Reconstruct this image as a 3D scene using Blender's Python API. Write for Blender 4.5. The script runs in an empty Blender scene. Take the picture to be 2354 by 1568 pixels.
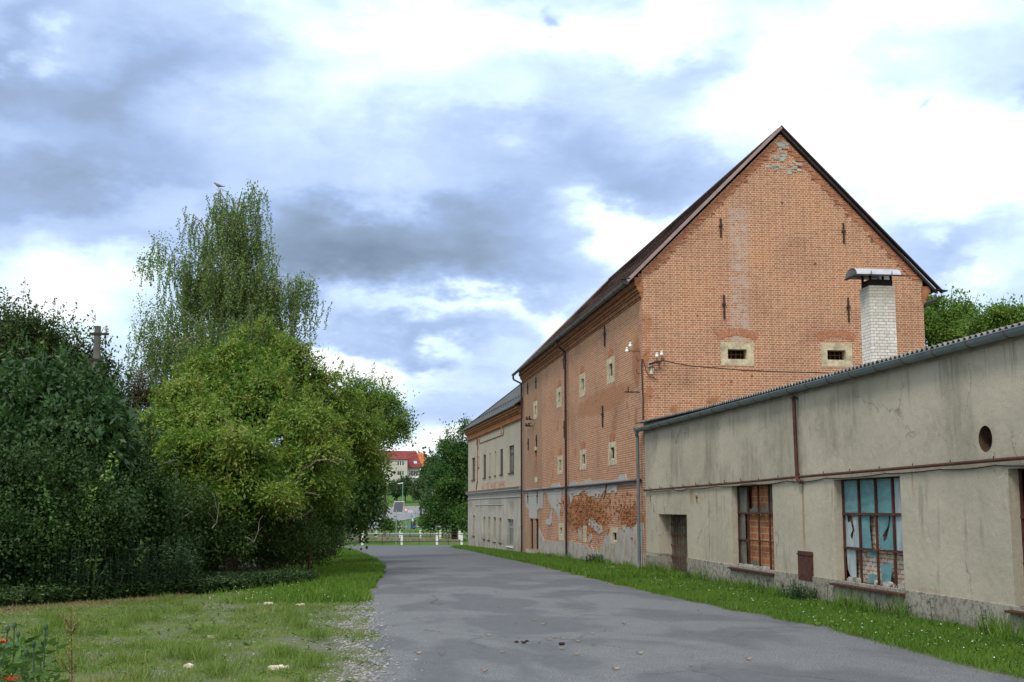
import bpy, bmesh, math, random
import numpy as np
from mathutils import Vector, Matrix, noise as mnoise
from mathutils.geometry import tessellate_polygon
R = math.radians
rng = np.random.default_rng(7)
random.seed(7)
sc = bpy.context.scene
COL = sc.collection

# ---------------------------------------------------------------- camera
CAMH = 1.95
PITCH = math.atan(384 / 2800)
YAW = R(7.5)
cam = bpy.data.cameras.new('camera')
cam.lens = 36 * 2800 / 2354
cam.sensor_width = 36
cam.clip_end = 4000
camo = bpy.data.objects.new('camera', cam)
COL.objects.link(camo)
camo.location = (0, 0, CAMH)
camo.rotation_euler = (math.pi / 2 + PITCH, 0, -YAW)
sc.camera = camo

# ---------------------------------------------------------------- exposure
sc.view_settings.view_transform = 'Standard'
sc.view_settings.look = 'None'
sc.view_settings.exposure = 0.08
sc.view_settings.gamma = 1
sc.view_settings.use_curve_mapping = False
sc.cycles.max_bounces = 6
sc.cycles.diffuse_bounces = 3
sc.cycles.glossy_bounces = 3
sc.cycles.transparent_max_bounces = 6
sc.cycles.use_denoising = True

# ---------------------------------------------------------------- node helper
class NT:
    def __init__(self, nt):
        self.nt = nt
    def new(self, t, **kw):
        n = self.nt.nodes.new(t)
        for k, v in kw.items():
            setattr(n, k, v)
        return n
    def put(self, sock, v):
        if isinstance(v, bpy.types.NodeSocket):
            self.nt.links.new(v, sock)
        elif isinstance(v, (tuple, list)):
            sock.default_value = tuple(v) + ((1,) if len(v) == 3 and sock.type == 'RGBA' else ())
        else:
            sock.default_value = v
    def m(self, op, a, b=0.0, c=None, clamp=False):
        n = self.new('ShaderNodeMath', operation=op, use_clamp=clamp)
        self.put(n.inputs[0], a)
        self.put(n.inputs[1], b)
        if c is not None:
            self.put(n.inputs[2], c)
        return n.outputs[0]
    def mix(self, f, a, b, mode='MIX'):
        n = self.new('ShaderNodeMix', data_type='RGBA', blend_type=mode)
        self.put(n.inputs[0], f)
        self.put(n.inputs[6], a)
        self.put(n.inputs[7], b)
        return n.outputs[2]
    def noise(self, vec, scale, detail=3, rough=0.55, dist=0.0):
        n = self.new('ShaderNodeTexNoise')
        self.put(n.inputs['Vector'], vec)
        n.inputs['Scale'].default_value = scale
        n.inputs['Detail'].default_value = detail
        n.inputs['Roughness'].default_value = rough
        n.inputs['Distortion'].default_value = dist
        return n.outputs[0]
    def vor(self, vec, scale, out='Distance'):
        n = self.new('ShaderNodeTexVoronoi')
        self.put(n.inputs['Vector'], vec)
        n.inputs['Scale'].default_value = scale
        return n.outputs[out]
    def ramp(self, f, stops):
        n = self.new('ShaderNodeValToRGB')
        self.put(n.inputs[0], f)
        e = n.color_ramp.elements
        while len(e) < len(stops):
            e.new(0.5)
        for el, (p, c) in zip(e, stops):
            el.position = p
            el.color = (c, c, c, 1) if isinstance(c, (int, float)) else tuple(c) + (1,)
        return n.outputs[0]
    def step(self, f, a, b):
        n = self.new('ShaderNodeMapRange')
        n.clamp = True
        n.interpolation_type = 'SMOOTHSTEP'
        self.put(n.inputs[0], f)
        n.inputs[1].default_value = a
        n.inputs[2].default_value = b
        return n.outputs[0]
    def comb(self, x, y, z):
        n = self.new('ShaderNodeCombineXYZ')
        self.put(n.inputs[0], x); self.put(n.inputs[1], y); self.put(n.inputs[2], z)
        return n.outputs[0]
    def sep(self, v):
        n = self.new('ShaderNodeSeparateXYZ')
        self.put(n.inputs[0], v)
        return n.outputs
    def scale(self, v, s):
        n = self.new('ShaderNodeMapping')
        self.put(n.inputs[0], v)
        n.inputs['Scale'].default_value = s
        return n.outputs[0]
    def bump(self, h, strength=0.5, dist=0.02):
        n = self.new('ShaderNodeBump')
        n.inputs['Strength'].default_value = strength
        n.inputs['Distance'].default_value = dist
        self.put(n.inputs['Height'], h)
        return n.outputs[0]

# ---------------------------------------------------------------- world: cloudy sky
def uv_dir(u, v):
    f = Vector((math.sin(YAW) * math.cos(PITCH), math.cos(YAW) * math.cos(PITCH), math.sin(PITCH)))
    r = Vector((math.cos(YAW), -math.sin(YAW), 0))
    up = r.cross(f)
    return f + r * ((u - 1177) / 2800) - up * ((v - 784) / 2800)

SUN_EL, SUN_AZ = R(52), R(-140)     # azimuth measured from +Y clockwise
world = bpy.data.worlds.new('World')
sc.world = world
world.use_nodes = True
W = NT(world.node_tree)
world.node_tree.nodes.clear()
wo = W.new('ShaderNodeOutputWorld')
sky = W.new('ShaderNodeTexSky', sky_type='NISHITA')
sky.sun_disc = False
sky.sun_elevation = SUN_EL
sky.sun_rotation = SUN_AZ
sky.air_density = 1.0
bg1 = W.new('ShaderNodeBackground')
W.put(bg1.inputs[0], sky.outputs[0])
bg1.inputs[1].default_value = 0.10
tc = W.new('ShaderNodeTexCoord')
dirv = tc.outputs['Generated']
dx, dy, dz = W.sep(dirv)
az = W.m('ARCTAN2', dx, dy)
el = W.m('ARCSINE', dz)
# large soft warp of the cloud banks
n1 = W.noise(W.scale(dirv, (1, 1, 2.0)), 7, 5, 0.6)
n2 = W.noise(W.scale(dirv, (1, 1, 2.0)), 9.3, 5, 0.6)
waz = W.m('ADD', az, W.m('MULTIPLY', W.m('SUBTRACT', n1, 0.5), 0.20))
wel = W.m('ADD', el, W.m('MULTIPLY', W.m('SUBTRACT', n2, 0.5), 0.12))
# cloud banks: (u, v) of the centre, half widths in picture units, tilt, amount (negative = dark bank)
BANKS = [
 (120, 410, 260, 60, -.25, -.30), (330, 220, 200, 70, -.25, -.24), (150, 140, 240, 150, 0, -.14), (20, 150, 90, 110, 0, -.22), (250, 540, 260, 50, 0, -.12), (560, 90, 200, 130, 0, -.10),
 (870, 620, 340, 60, -.08, -.36), (780, 560, 260, 60, -.1, -.20), (1000, 530, 360, 70, -.1, -.14), (950, 785, 220, 35, 0, -.26), (1450, 390, 280, 75, 0, -.22), (1250, 300, 300, 70, 0, -.10), (900, 490, 440, 45, -.1, -.16),
 (2220, 540, 140, 80, 0, -.30), (1600, 100, 120, 60, 0, -.12), (2340, 170, 30, 30, 0, -.35), (1330, 10, 30, 20, 0, -.3), (2140, 225, 14, 14, 0, -.2), (1220, 660, 220, 60, 0, -.14), (1000, 910, 260, 50, 0, -.12), (2020, 200, 110, 90, 0, -.08), (640, 400, 260, 90, 0, -.06),
 (1000, 50, 330, 60, 0, .30), (900, 180, 240, 80, -.2, .13), (1480, 50, 150, 60, 0, .30), (1800, 150, 150, 60, -.5, .24), (2130, 350, 260, 130, .3, .46), (1900, 300, 120, 60, -.4, .2), (1500, 540, 150, 60, .35, .46), (2000, 40, 260, 50, 0, .25),
 (150, 625, 170, 50, -.1, .17), (60, 530, 60, 40, 0, .08), (820, 838, 130, 28, 0, .38), (1050, 712, 260, 22, 0, .20), (90, 120, 45, 35, 0, .24), (2180, 545, 50, 25, 0, .22), (1000, 1015, 150, 30, 0, .26), (1180, 240, 120, 50, 0, .12), (1330, 730, 60, 40, 0, .3), (100, 700, 130, 50, 0, .14), (2300, 640, 80, 30, 0, .16)]
tot = 0.605
for (u, v, su, sv, tilt, amt) in BANKS:
    d = uv_dir(u, v).normalized()
    a0, e0 = math.atan2(d.x, d.y), math.asin(d.z)
    a = W.m('SUBTRACT', waz, a0)
    e = W.m('SUBTRACT', wel, e0)
    if tilt:
        e = W.m('ADD', e, W.m('MULTIPLY', a, tilt))
    a = W.m('MULTIPLY', a, 2800 / su)
    e = W.m('MULTIPLY', e, 2800 / sv)
    q = W.m('ADD', W.m('MULTIPLY', a, a), W.m('MULTIPLY', e, e))
    g = W.m('POWER', 2.718, W.m('MULTIPLY', q, -0.8))
    
    tot = W.m('MULTIPLY_ADD', g, amt, tot)
den = W.m('ADD', W.m('MAXIMUM', dz, 0.0), 0.28)
plane = W.comb(W.m('DIVIDE', dx, den), W.m('DIVIDE', dy, den), 0.0)      # the layer of cloud, foreshortened to the horizon
n3 = W.noise(plane, 2.6, 9, 0.58, 0.25)
n4 = W.noise(plane, 8.0, 8, 0.62, 0.4)
tot = W.m('ADD', tot, W.m('MULTIPLY', W.m('SUBTRACT', n3, 0.5), 0.26))
tot = W.m('ADD', tot, W.m('MULTIPLY', W.m('SUBTRACT', n4, 0.5), 0.20))
ccol = W.ramp(tot, [(0.0, (.19, .255, .37)), (.20, (.29, .385, .54)), (.38, (.40, .54, .84)), (.54, (.57, .73, 1.02)),
                    (.66, (.78, .98, 1.04)), (.76, (1.0, 1.06, 1.08)), (.9, (1.2, 1.2, 1.2)), (1.0, (1.4, 1.4, 1.4))])
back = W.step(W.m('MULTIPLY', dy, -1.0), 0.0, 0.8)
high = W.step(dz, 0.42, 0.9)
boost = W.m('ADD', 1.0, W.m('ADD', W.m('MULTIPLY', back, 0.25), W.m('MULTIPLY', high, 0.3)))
# unseen sky overhead and behind the viewer, made brighter and whiter to add light
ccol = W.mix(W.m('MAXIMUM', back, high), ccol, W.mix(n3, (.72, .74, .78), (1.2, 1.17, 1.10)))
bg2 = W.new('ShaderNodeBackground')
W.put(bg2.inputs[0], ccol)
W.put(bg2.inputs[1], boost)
ms = W.new('ShaderNodeMixShader')
ms.inputs[0].default_value = 0.93
world.node_tree.links.new(bg1.outputs[0], ms.inputs[1])
world.node_tree.links.new(bg2.outputs[0], ms.inputs[2])
world.node_tree.links.new(ms.outputs[0], wo.inputs[0])
world.cycles.sampling_method = 'MANUAL'
world.cycles.sample_map_resolution = 512

sun = bpy.data.lights.new('sun', 'SUN')
sun.energy = 1.9
sun.angle = R(14)
sun.color = (1, .96, .88)
suno = bpy.data.objects.new('sun', sun)
COL.objects.link(suno)
sd = Vector((math.sin(SUN_AZ) * math.cos(SUN_EL), math.cos(SUN_AZ) * math.cos(SUN_EL), math.sin(SUN_EL)))
suno.rotation_euler = sd.to_track_quat('Z', 'Y').to_euler()
suno.location = (0, -20, 40)

# ---------------------------------------------------------------- object helpers
def onX(u, v, X):
    d = uv_dir(u, v); t = X / d.x
    return d.y * t, CAMH + d.z * t
def onY(u, v, Y):
    d = uv_dir(u, v); t = Y / d.y
    return d.x * t, CAMH + d.z * t
def at(u, v, Y):
    x, z = onY(u, v, Y)
    return Vector((x, Y, z))

def tag(o, label=None, cat=None, group=None, kind=None):
    if label: o['label'] = label
    if cat: o['category'] = cat
    if group: o['group'] = group
    if kind: o['kind'] = kind
    return o
def empty(name, loc, label, cat, group=None, rz=0):
    o = bpy.data.objects.new(name, None)
    o.location = loc
    o.rotation_euler = (0, 0, rz)
    o.empty_display_size = 0.2
    COL.objects.link(o)
    return tag(o, label, cat, group)
def worldloc(o):
    v = Vector(o.location)
    while o.parent:
        o = o.parent; v = v + Vector(o.location)
    return v
def link(name, me, mat, parent=None, local=False):
    """link a mesh; vertices are world coordinates unless local=True"""
    o = bpy.data.objects.new(name, me)
    if mat is not None and not me.materials:
        me.materials.append(mat)
    COL.objects.link(o)
    if parent is not None:
        o.parent = parent
        if not local:
            o.location = -worldloc(parent)
    return o
def copy_tree(o, parent=None):
    c = o.copy(); COL.objects.link(c)
    if parent: c.parent = parent
    for ch in list(o.children):
        copy_tree(ch, c)
    return c

class MB:
    def __init__(self):
        self.v = []; self.f = []; self.smooth = False
    def quad(self, *pts):
        n = len(self.v); self.v += [tuple(p) for p in pts]; self.f.append(tuple(range(n, n + len(pts))))
    def box(self, x0, x1, y0, y1, z0, z1, F=None):
        c = [(x0, y0, z0), (x1, y0, z0), (x1, y1, z0), (x0, y1, z0), (x0, y0, z1), (x1, y0, z1), (x1, y1, z1), (x0, y1, z1)]
        if F: c = [F(*p) for p in c]
        n = len(self.v); self.v += [tuple(p) for p in c]
        self.f += [tuple(n + i for i in q) for q in ((0, 3, 2, 1), (4, 5, 6, 7), (0, 1, 5, 4), (1, 2, 6, 5), (2, 3, 7, 6), (3, 0, 4, 7))]
    def obox(self, c, ax, ay, az):
        """box from centre and three half-axis vectors"""
        c = Vector(c); ax = Vector(ax); ay = Vector(ay); az = Vector(az)
        n = len(self.v)
        for sz in (-1, 1):
            for sx, sy in ((-1, -1), (1, -1), (1, 1), (-1, 1)):
                self.v.append(tuple(c + ax * sx + ay * sy + az * sz))
        self.f += [tuple(n + i for i in q) for q in ((0, 3, 2, 1), (4, 5, 6, 7), (0, 1, 5, 4), (1, 2, 6, 5), (2, 3, 7, 6), (3, 0, 4, 7))]
    def tube(self, pts, r, seg=8, caps=True):
        pts = [Vector(p) for p in pts]
        rs = r if isinstance(r, (list, tuple)) else [r] * len(pts)
        rings = []
        ref = None
        for i, p in enumerate(pts):
            if i == 0: d = pts[1] - p
            elif i == len(pts) - 1: d = p - pts[i - 1]
            else: d = (pts[i + 1] - p).normalized() + (p - pts[i - 1]).normalized()
            d = d.normalized() if d.length > 1e-9 else Vector((0, 0, 1))
            if ref is None:
                ref = Vector((1, 0, 0)) if abs(d.x) < 0.8 else Vector((0, 1, 0))
            a = d.cross(ref).normalized(); ref = a.cross(d).normalized(); b = ref
            n = len(self.v)
            for k in range(seg):
                t = 2 * math.pi * k / seg
                self.v.append(tuple(p + (a * math.cos(t) + b * math.sin(t)) * rs[i]))
            rings.append(n)
        for i in range(len(rings) - 1):
            for k in range(seg):
                k2 = (k + 1) % seg
                self.f.append((rings[i] + k, rings[i] + k2, rings[i + 1] + k2, rings[i + 1] + k))
        if caps:
            self.f.append(tuple(rings[0] + k for k in range(seg)))
            self.f.append(tuple(rings[-1] + k for k in reversed(range(seg))))
    def poly(self, pts, F, d0, d1):
        """prism of a simple (s, z) polygon between depths d0 (back) and d1 (front)"""
        vs = [Vector((p[0], p[1], 0)) for p in pts]
        tris = tessellate_polygon([vs])
        n = len(self.v)
        k = len(pts)
        self.v += [tuple(F(p[0], p[1], d1)) for p in pts] + [tuple(F(p[0], p[1], d0)) for p in pts]
        for t in tris:
            self.f.append(tuple(n + i for i in t))
        for i in range(k):
            j = (i + 1) % k
            self.f.append((n + i, n + j, n + k + j, n + k + i))
    def lathe(self, prof, c=(0, 0, 0), seg=12):
        n = len(self.v)
        for (r, z) in prof:
            for k in range(seg):
                t = 2 * math.pi * k / seg
                self.v.append((c[0] + r * math.cos(t), c[1] + r * math.sin(t), c[2] + z))
        for i in range(len(prof) - 1):
            for k in range(seg):
                k2 = (k + 1) % seg
                self.f.append((n + i * seg + k, n + i * seg + k2, n + (i + 1) * seg + k2, n + (i + 1) * seg + k))
    def mesh(self, name, smooth=False):
        me = bpy.data.meshes.new(name)
        me.from_pydata(self.v, [], self.f)
        me.update()
        if smooth:
            me.polygons.foreach_set('use_smooth', [True] * len(me.polygons))
        return me
    def build(self, name, mat, parent=None, local=False, smooth=False):
        return link(name, self.mesh(name, smooth), mat, parent, local)

# facades: F(s, z, d) with d pointing out of the wall
def FX(X):
    return lambda s, z, d=0: (X - d, s, z)
def FY(Y):
    return lambda s, z, d=0: (s, Y - d, z)
def wall_holes(mb, F, s0, s1, z0, z1, holes, depth=0.3):
    S = sorted({s0, s1} | {h[0] for h in holes} | {h[1] for h in holes})
    Z = sorted({z0, z1} | {h[2] for h in holes} | {h[3] for h in holes})
    for i in range(len(S) - 1):
        for j in range(len(Z) - 1):
            cs, cz = (S[i] + S[i + 1]) / 2, (Z[j] + Z[j + 1]) / 2
            if any(h[0] < cs < h[1] and h[2] < cz < h[3] for h in holes):
                continue
            mb.quad(F(S[i], Z[j], 0), F(S[i + 1], Z[j], 0), F(S[i + 1], Z[j + 1], 0), F(S[i], Z[j + 1], 0))
    for h in holes:
        dd = h[4] if len(h) > 4 else depth
        a, b, c, d = h[:4]
        for (p, q) in (((a, c), (b, c)), ((b, c), (b, d)), ((b, d), (a, d)), ((a, d), (a, c))):
            if p[1] == q[1] == z0: continue
            mb.quad(F(p[0], p[1], 0), F(q[0], q[1], 0), F(q[0], q[1], -dd), F(p[0], p[1], -dd))
def plate(mb, F, a, b, c, d, dep):
    mb.quad(F(a, c, dep), F(b, c, dep), F(b, d, dep), F(a, d, dep))
def ring(mb, F, o, i, d1, d0):
    """stone surround: outer rect o, inner rect i (s0,s1,z0,z1), front d1, back d0"""
    def bx(a, b, c, d):
        mb.box(a, b, c, d, d0, d1, F=lambda s, z, dd: F(s, z, dd))
    bx(o[0], i[0], o[2], o[3]); bx(i[1], o[1], o[2], o[3])
    bx(i[0], i[1], o[2], i[2]); bx(i[0], i[1], i[3], o[3])
def Fbox(mb, F, s0, s1, z0, z1, d0, d1):
    mb.box(s0, s1, z0, z1, d0, d1, F=lambda s, z, dd: F(s, z, dd))

# ---------------------------------------------------------------- materials
def newmat(name, rough=0.8, spec=0.3, metal=0.0):
    m = bpy.data.materials.new(name)
    m.use_nodes = True
    t = NT(m.node_tree)
    b = m.node_tree.nodes['Principled BSDF']
    b.inputs['Roughness'].default_value = rough
    b.inputs['Specular IOR Level'].default_value = spec
    b.inputs['Metallic'].default_value = metal
    geo = t.new('ShaderNodeNewGeometry')
    t.pos = geo.outputs['Position']
    t.b = b
    return m, t
def tint_mat(name, c, var=0.25, scale=6, rough=0.7, spec=0.3, metal=0.0, bump=0.0, stretch=(1, 1, 1)):
    m, t = newmat(name, rough, spec, metal)
    tcn = t.new('ShaderNodeTexCoord').outputs['Object']
    n = t.noise(t.scale(tcn, stretch), scale, 5, 0.6)
    lo = tuple(x * (1 - var) for x in c); hi = tuple(min(1, x * (1 + var)) for x in c)
    t.put(t.b.inputs['Base Color'], t.ramp(n, [(.3, lo), (.7, hi)]))
    if bump:
        t.put(t.b.inputs['Normal'], t.bump(n, bump, 0.01))
    return m

def brick_mat(name, facade=False, gable=False, pale=False, dark=1.0):
    m, t = newmat(name, 0.9, 0.15)
    x, y, z = t.sep(t.pos)
    s = t.m('ADD', x, y)
    vec = t.comb(s, z, 0.0)
    wob = t.noise(t.pos, 3.0, 3)
    vec2 = t.comb(t.m('MULTIPLY_ADD', wob, 0.02, s), t.m('MULTIPLY_ADD', wob, 0.02, z), 0.0)
    b = t.new('ShaderNodeTexBrick')
    b.offset = 0.5; b.squash = 0.5; b.squash_frequency = 2; b.offset_frequency = 2
    t.put(b.inputs['Vector'], vec2)
    b.inputs['Scale'].default_value = 1
    b.inputs['Brick Width'].default_value = 0.255
    b.inputs['Row Height'].default_value = 0.079
    b.inputs['Mortar Size'].default_value = 0.0098
    b.inputs['Mortar Smooth'].default_value = 0.25
    b.inputs['Bias'].default_value = 0.0
    if pale:
        b.inputs['Brick Width'].default_value = 0.27
        c1, c2, mo = (.68, .67, .63), (.80, .79, .76), (.42, .39, .36)
    else:
        c1, c2, mo = (.46, .210, .126), (.34, .148, .094), (.66, .54, .37)
    b.inputs['Color1'].default_value = c1 + (1,)
    b.inputs['Color2'].default_value = c2 + (1,)
    b.inputs['Mortar'].default_value = mo + (1,)
    col = b.outputs['Color']; fac = b.outputs['Fac']
    big = t.noise(t.pos, 0.55, 5, 0.6)
    col = t.mix(t.step(big, .42, .68), col, (.44, .20, .085), 'MIX') if False else col
    # tonal drift across the wall and soot
    col = t.mix(1.0, col, t.ramp(big, [(.28, (.80, .77, .78)), (.5, (1, 1, 1)), (.72, (1.12, 1.05, .94))]), 'MULTIPLY')
    fine = t.noise(vec, 9, 4, 0.7)
    col = t.mix(1.0, col, t.ramp(fine, [(.25, (.72, .70, .70)), (.6, (1.08, 1.06, 1.05))]), 'MULTIPLY')
    height = t.m('SUBTRACT', 1.0, fac)
    if pale:
        soot = t.step(z, 6.9, 7.6)
        gr = t.m('MULTIPLY', t.noise(t.pos, 4, 4), t.step(z, 5.9, 7.2))
        col = t.mix(t.m('MULTIPLY', soot, 0.65), col, (.16, .15, .13))
        col = t.mix(t.m('MULTIPLY', gr, 0.6), col, (.34, .33, .24))
    else:
        # mortarless, weathered orange areas with pits
        er = t.step(t.noise(t.comb(s, z, 3.0), 0.8, 5, 0.65), .60, .70)
        er = t.m('MULTIPLY', er, t.step(z, 10.2, 5.0))
        if facade:
            def blob(y0, z0, ry, rz):
                a = t.m('DIVIDE', t.m('SUBTRACT', y, y0), ry); c = t.m('DIVIDE', t.m('SUBTRACT', z, z0), rz)
                q = t.m('ADD', t.m('MULTIPLY', a, a), t.m('MULTIPLY', c, c))
                q = t.m('ADD', q, t.m('MULTIPLY', t.m('SUBTRACT', t.noise(t.pos, 2.2, 4), .5), 1.6))
                return t.step(q, 1.3, .7)
            er = t.m('MAXIMUM', er, blob(50.3, 1.55, 4.6, .75))
            er = t.m('MAXIMUM', er, blob(42, 1.5, 2.0, .45))
            er = t.m('MAXIMUM', er, t.m('MULTIPLY', blob(47, 6.1, 5.5, .45), .7))
            er = t.m('MAXIMUM', er, blob(41.0, 7.0, .6, .9))
            # sooty strip at the far end
            col = t.mix(t.m('MULTIPLY', t.step(y, 62.1, 62.35), .45), col, (.24, .17, .11))
        if gable:
            er = t.m('MAXIMUM', er, t.m('MULTIPLY', t.step(t.m('ADD', t.m('ABSOLUTE', t.m('SUBTRACT', x, 9.9)), t.m('MULTIPLY', t.noise(t.pos, 1.6, 4), 1.6)), .98, .75), t.step(z, 9.0, 8.0)))
            # lime streak left by a flue
            lx = t.m('ABSOLUTE', t.m('SUBTRACT', x, t.m('MULTIPLY_ADD', z, .015, 13.08)))
            st = t.m('MULTIPLY', t.step(lx, .46, .2), t.m('MULTIPLY', t.step(z, 13.0, 12.0), t.step(z, 6.2, 7.9)))
            st = t.m('MULTIPLY', st, t.step(t.noise(t.scale(t.pos, (1, 1, 1.5)), 5, 5, .75), .42, .60))
            col = t.mix(t.m('MULTIPLY', st, .8), col, (.46, .40, .36))
            # soot round the iron ties
        pit = t.step(t.noise(t.comb(s, t.m('MULTIPLY', z, 2.2), 1.0), 5.5, 3, .6), .60, .68)
        eroc = t.mix(t.noise(t.pos, 6, 4), (.29, .125, .06), (.45, .21, .10))
        mortarless = t.mix(t.m('MULTIPLY', er, .9), col, eroc)
        col = t.mix(t.m('MULTIPLY', pit, t.m('MULTIPLY_ADD', er, .55, .05)), mortarless, (.13, .055, .03))
        height = t.m('SUBTRACT', height, t.m('MULTIPLY', pit, t.m('MULTIPLY_ADD', er, 1.4, .1)))
        # single dark putlog pits
        ph = t.m('MULTIPLY', t.step(t.vor(t.comb(s, z, 0.0), 1.25), .085, .05), .8)
        col = t.mix(ph, col, (.12, .05, .03))
    if dark != 1.0:
        col = t.mix(1.0, col, (dark, dark, dark), 'MULTIPLY')
    t.put(t.b.inputs['Base Color'], col)
    t.put(t.b.inputs['Normal'], t.bump(t.m('ADD', height, t.m('MULTIPLY', fine, .4)), 0.8, 0.012))
    return m

def stucco_mat(name, base, base2, kind='annex'):
    m, t = newmat(name, 0.95, 0.1)
    x, y, z = t.sep(t.pos)
    s = t.m('ADD', x, y)
    big = t.noise(t.comb(s, t.m('MULTIPLY', z, 1.3), 0.0), 0.45, 5, .6)
    strk = t.noise(t.comb(t.m('MULTIPLY', s, 2.6), t.m('MULTIPLY', z, .45), 2.0), 1.6, 6, .65)
    col = t.mix(t.step(big, .3, .7), base, base2)
    fine = t.noise(t.pos, 40, 3, .7)
    if kind == 'annex':
        bl = t.step(t.noise(t.comb(s, t.m('MULTIPLY', z, .8), 5.), .55, 4, .6), .46, .62)
        dk = t.m('MULTIPLY', t.m('MULTIPLY', bl, t.m('MULTIPLY_ADD', t.step(strk, .35, .65), .65, .35)), t.m('MULTIPLY', t.step(z, 2.2, 2.8), t.step(z, 4.7, 4.2)))
        col = t.mix(t.m('MULTIPLY', dk, .62), col, (.19, .175, .135))
        # drips that start right under the gutter
        dr = t.step(t.noise(t.comb(t.m('MULTIPLY', s, 5.0), t.m('MULTIPLY', z, .25), 3.), 1.4, 4, .7), .56, .70)
        ln = t.noise(t.comb(s, 0., 7.), 1.7, 3)
        dr = t.m('MULTIPLY', dr, t.step(t.m('ADD', z, t.m('MULTIPLY', ln, 2.4)), 4.7, 5.5))
        col = t.mix(t.m('MULTIPLY', dr, .55), col, (.15, .14, .115))
        # repaired patches and hair cracks
        rp = t.step(t.noise(t.comb(s, z, 11.), 1.1, 3, .5), .63, .645)
        col = t.mix(t.m('MULTIPLY', rp, .22), col, (.30, .27, .22))
        wq = t.comb(t.m('MULTIPLY_ADD', t.noise(t.pos, 1.3, 5, .7), 1.0, s), t.m('MULTIPLY_ADD', t.noise(t.pos, 1.7, 5, .7), 1.0, z), 0.)
        vn = t.new('ShaderNodeTexVoronoi', feature='DISTANCE_TO_EDGE'); t.put(vn.inputs['Vector'], wq); vn.inputs['Scale'].default_value = .45
        ck = t.m('MULTIPLY', t.step(vn.outputs['Distance'], .008, .002), t.step(t.noise(t.comb(s, z, 13.), .6, 2), .48, .6))
        col = t.mix(t.m('MULTIPLY', ck, .55), col, (.12, .11, .09))
        dk2 = t.m('MULTIPLY', t.step(strk, .54, .72), t.m('MULTIPLY', t.step(z, 2.6, 2.2), .55))
        col = t.mix(dk2, col, (.20, .18, .14))
        pal = t.m('MULTIPLY', t.step(t.noise(t.comb(t.m('MULTIPLY', s, 3.), t.m('MULTIPLY', z, .4), 9.), 1.5, 5, .6), .56, .72), t.step(z, 3.4, 4.5))
        col = t.mix(t.m('MULTIPLY', pal, .5), col, (.42, .42, .38))
        # rust runs: (y, top z, bottom z, width)
        for (ry, zt, zb, w, k) in ((25.55, 2.5, 1.05, .09, .85), (34.3, 2.5, 2.0, .35, .5), (31.9, 2.5, 1.7, .07, .5), (31.2, 2.3, 1.7, .06, .5), (36.8, 2.5, 2.1, .4, .5), (20.3, 2.6, 2.1, .05, .5), (17.5, 2.8, 2.66, .05, .9), (19.9, .60, .46, .8, .5), (25.5, .40, .05, .4, .6), (29.0, 2.6, 2.3, .05, .4), (22.9, 2.65, 2.3, .05, .4), (22.0, 2.65, 2.5, .05, .6)):
            a = t.m('ABSOLUTE', t.m('SUBTRACT', y, ry))
            q = t.m('MULTIPLY', t.step(a, w, w * .25), t.m('MULTIPLY', t.step(z, zt + .02, zt - .02), t.step(z, zb - .15, zb + .35)))
            q = t.m('MULTIPLY', q, t.m('MULTIPLY_ADD', strk, 1.2, .2, clamp=True))
            col = t.mix(t.m('MULTIPLY', q, k), col, (.27, .13, .045))
        h = t.m('ADD', t.m('MULTIPLY', fine, .5), t.m('ADD', t.m('MULTIPLY', t.noise(t.pos, 1.5, 3), 2.5), t.noise(t.pos, 6, 4)))
    elif kind == 'plinth':
        sp = t.noise(t.pos, 9, 6, .75)
        col = t.mix(t.step(sp, .45, .62), col, (.17, .155, .125))
        col = t.mix(t.m('MULTIPLY', t.step(z, .3, -.05), .5), col, (.11, .12, .07))
        h = t.m('ADD', fine, sp)
    elif kind == 'house':
        lo = t.step(z, 3.0, 2.9)
        gry = t.mix(t.step(strk, .4, .7), (.31, .285, .24), (.46, .44, .40))
        col = t.mix(t.m('MULTIPLY', lo, .85), col, gry)
        damp = t.m('MULTIPLY', t.step(z, 3.0, 2.0), t.m('MULTIPLY', t.step(z, 1.5, 2.3), t.step(t.noise(t.comb(s, z, 1.), .35, 3), .42, .6)))
        col = t.mix(t.m('MULTIPLY', damp, .6), col, (.16, .15, .13))
        low = t.m('MULTIPLY', t.step(z, .5, -.3), t.step(t.noise(t.pos, 1.6, 5, .7), .4, .6))
        col = t.mix(t.m('MULTIPLY', low, .7), col, (.18, .165, .14))
        yel = t.m('MULTIPLY', t.step(z, 2.6, 1.9), t.step(t.noise(t.comb(s, z, 6.), .8, 5, .6), .56, .64))
        col = t.mix(t.m('MULTIPLY', yel, .5), col, (.47, .40, .26))
        # bricks show through above the cornice
        rd = t.m('MULTIPLY', t.m('MULTIPLY', t.step(z, 3.15, 3.2), t.step(z, 3.72, 3.55)), t.m('MULTIPLY', t.step(y, 75.5, 76), t.step(y, 86.5, 85.5)))
        rd = t.m('MULTIPLY', rd, t.step(t.noise(t.comb(t.m('MULTIPLY', s, 1.), t.m('MULTIPLY', z, 1.4), 2.), 2.6, 5, .7), .47, .55))
        col = t.mix(t.m('MULTIPLY', rd, .85), col, (.36, .14, .08))
        h = t.m('ADD', t.m('MULTIPLY', fine, .4), t.noise(t.pos, 3, 5, .7))
    else:   # plaster remains on the brick building
        col = t.mix(t.step(strk, .4, .72), col, (.40, .39, .38))
        low = t.step(t.noise(t.pos, 2.2, 6, .75), .44, .60)
        dm = t.m('MULTIPLY', low, t.step(z, 1.3, .6))
        col = t.mix(t.m('MULTIPLY', dm, .6), col, (.30, .23, .17))
        red = t.m('MULTIPLY', t.step(t.noise(t.comb(t.m('MULTIPLY', s, 2.), z, 8.), 2.1, 5, .75), .57, .64), t.step(z, 1.2, .9))
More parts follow.
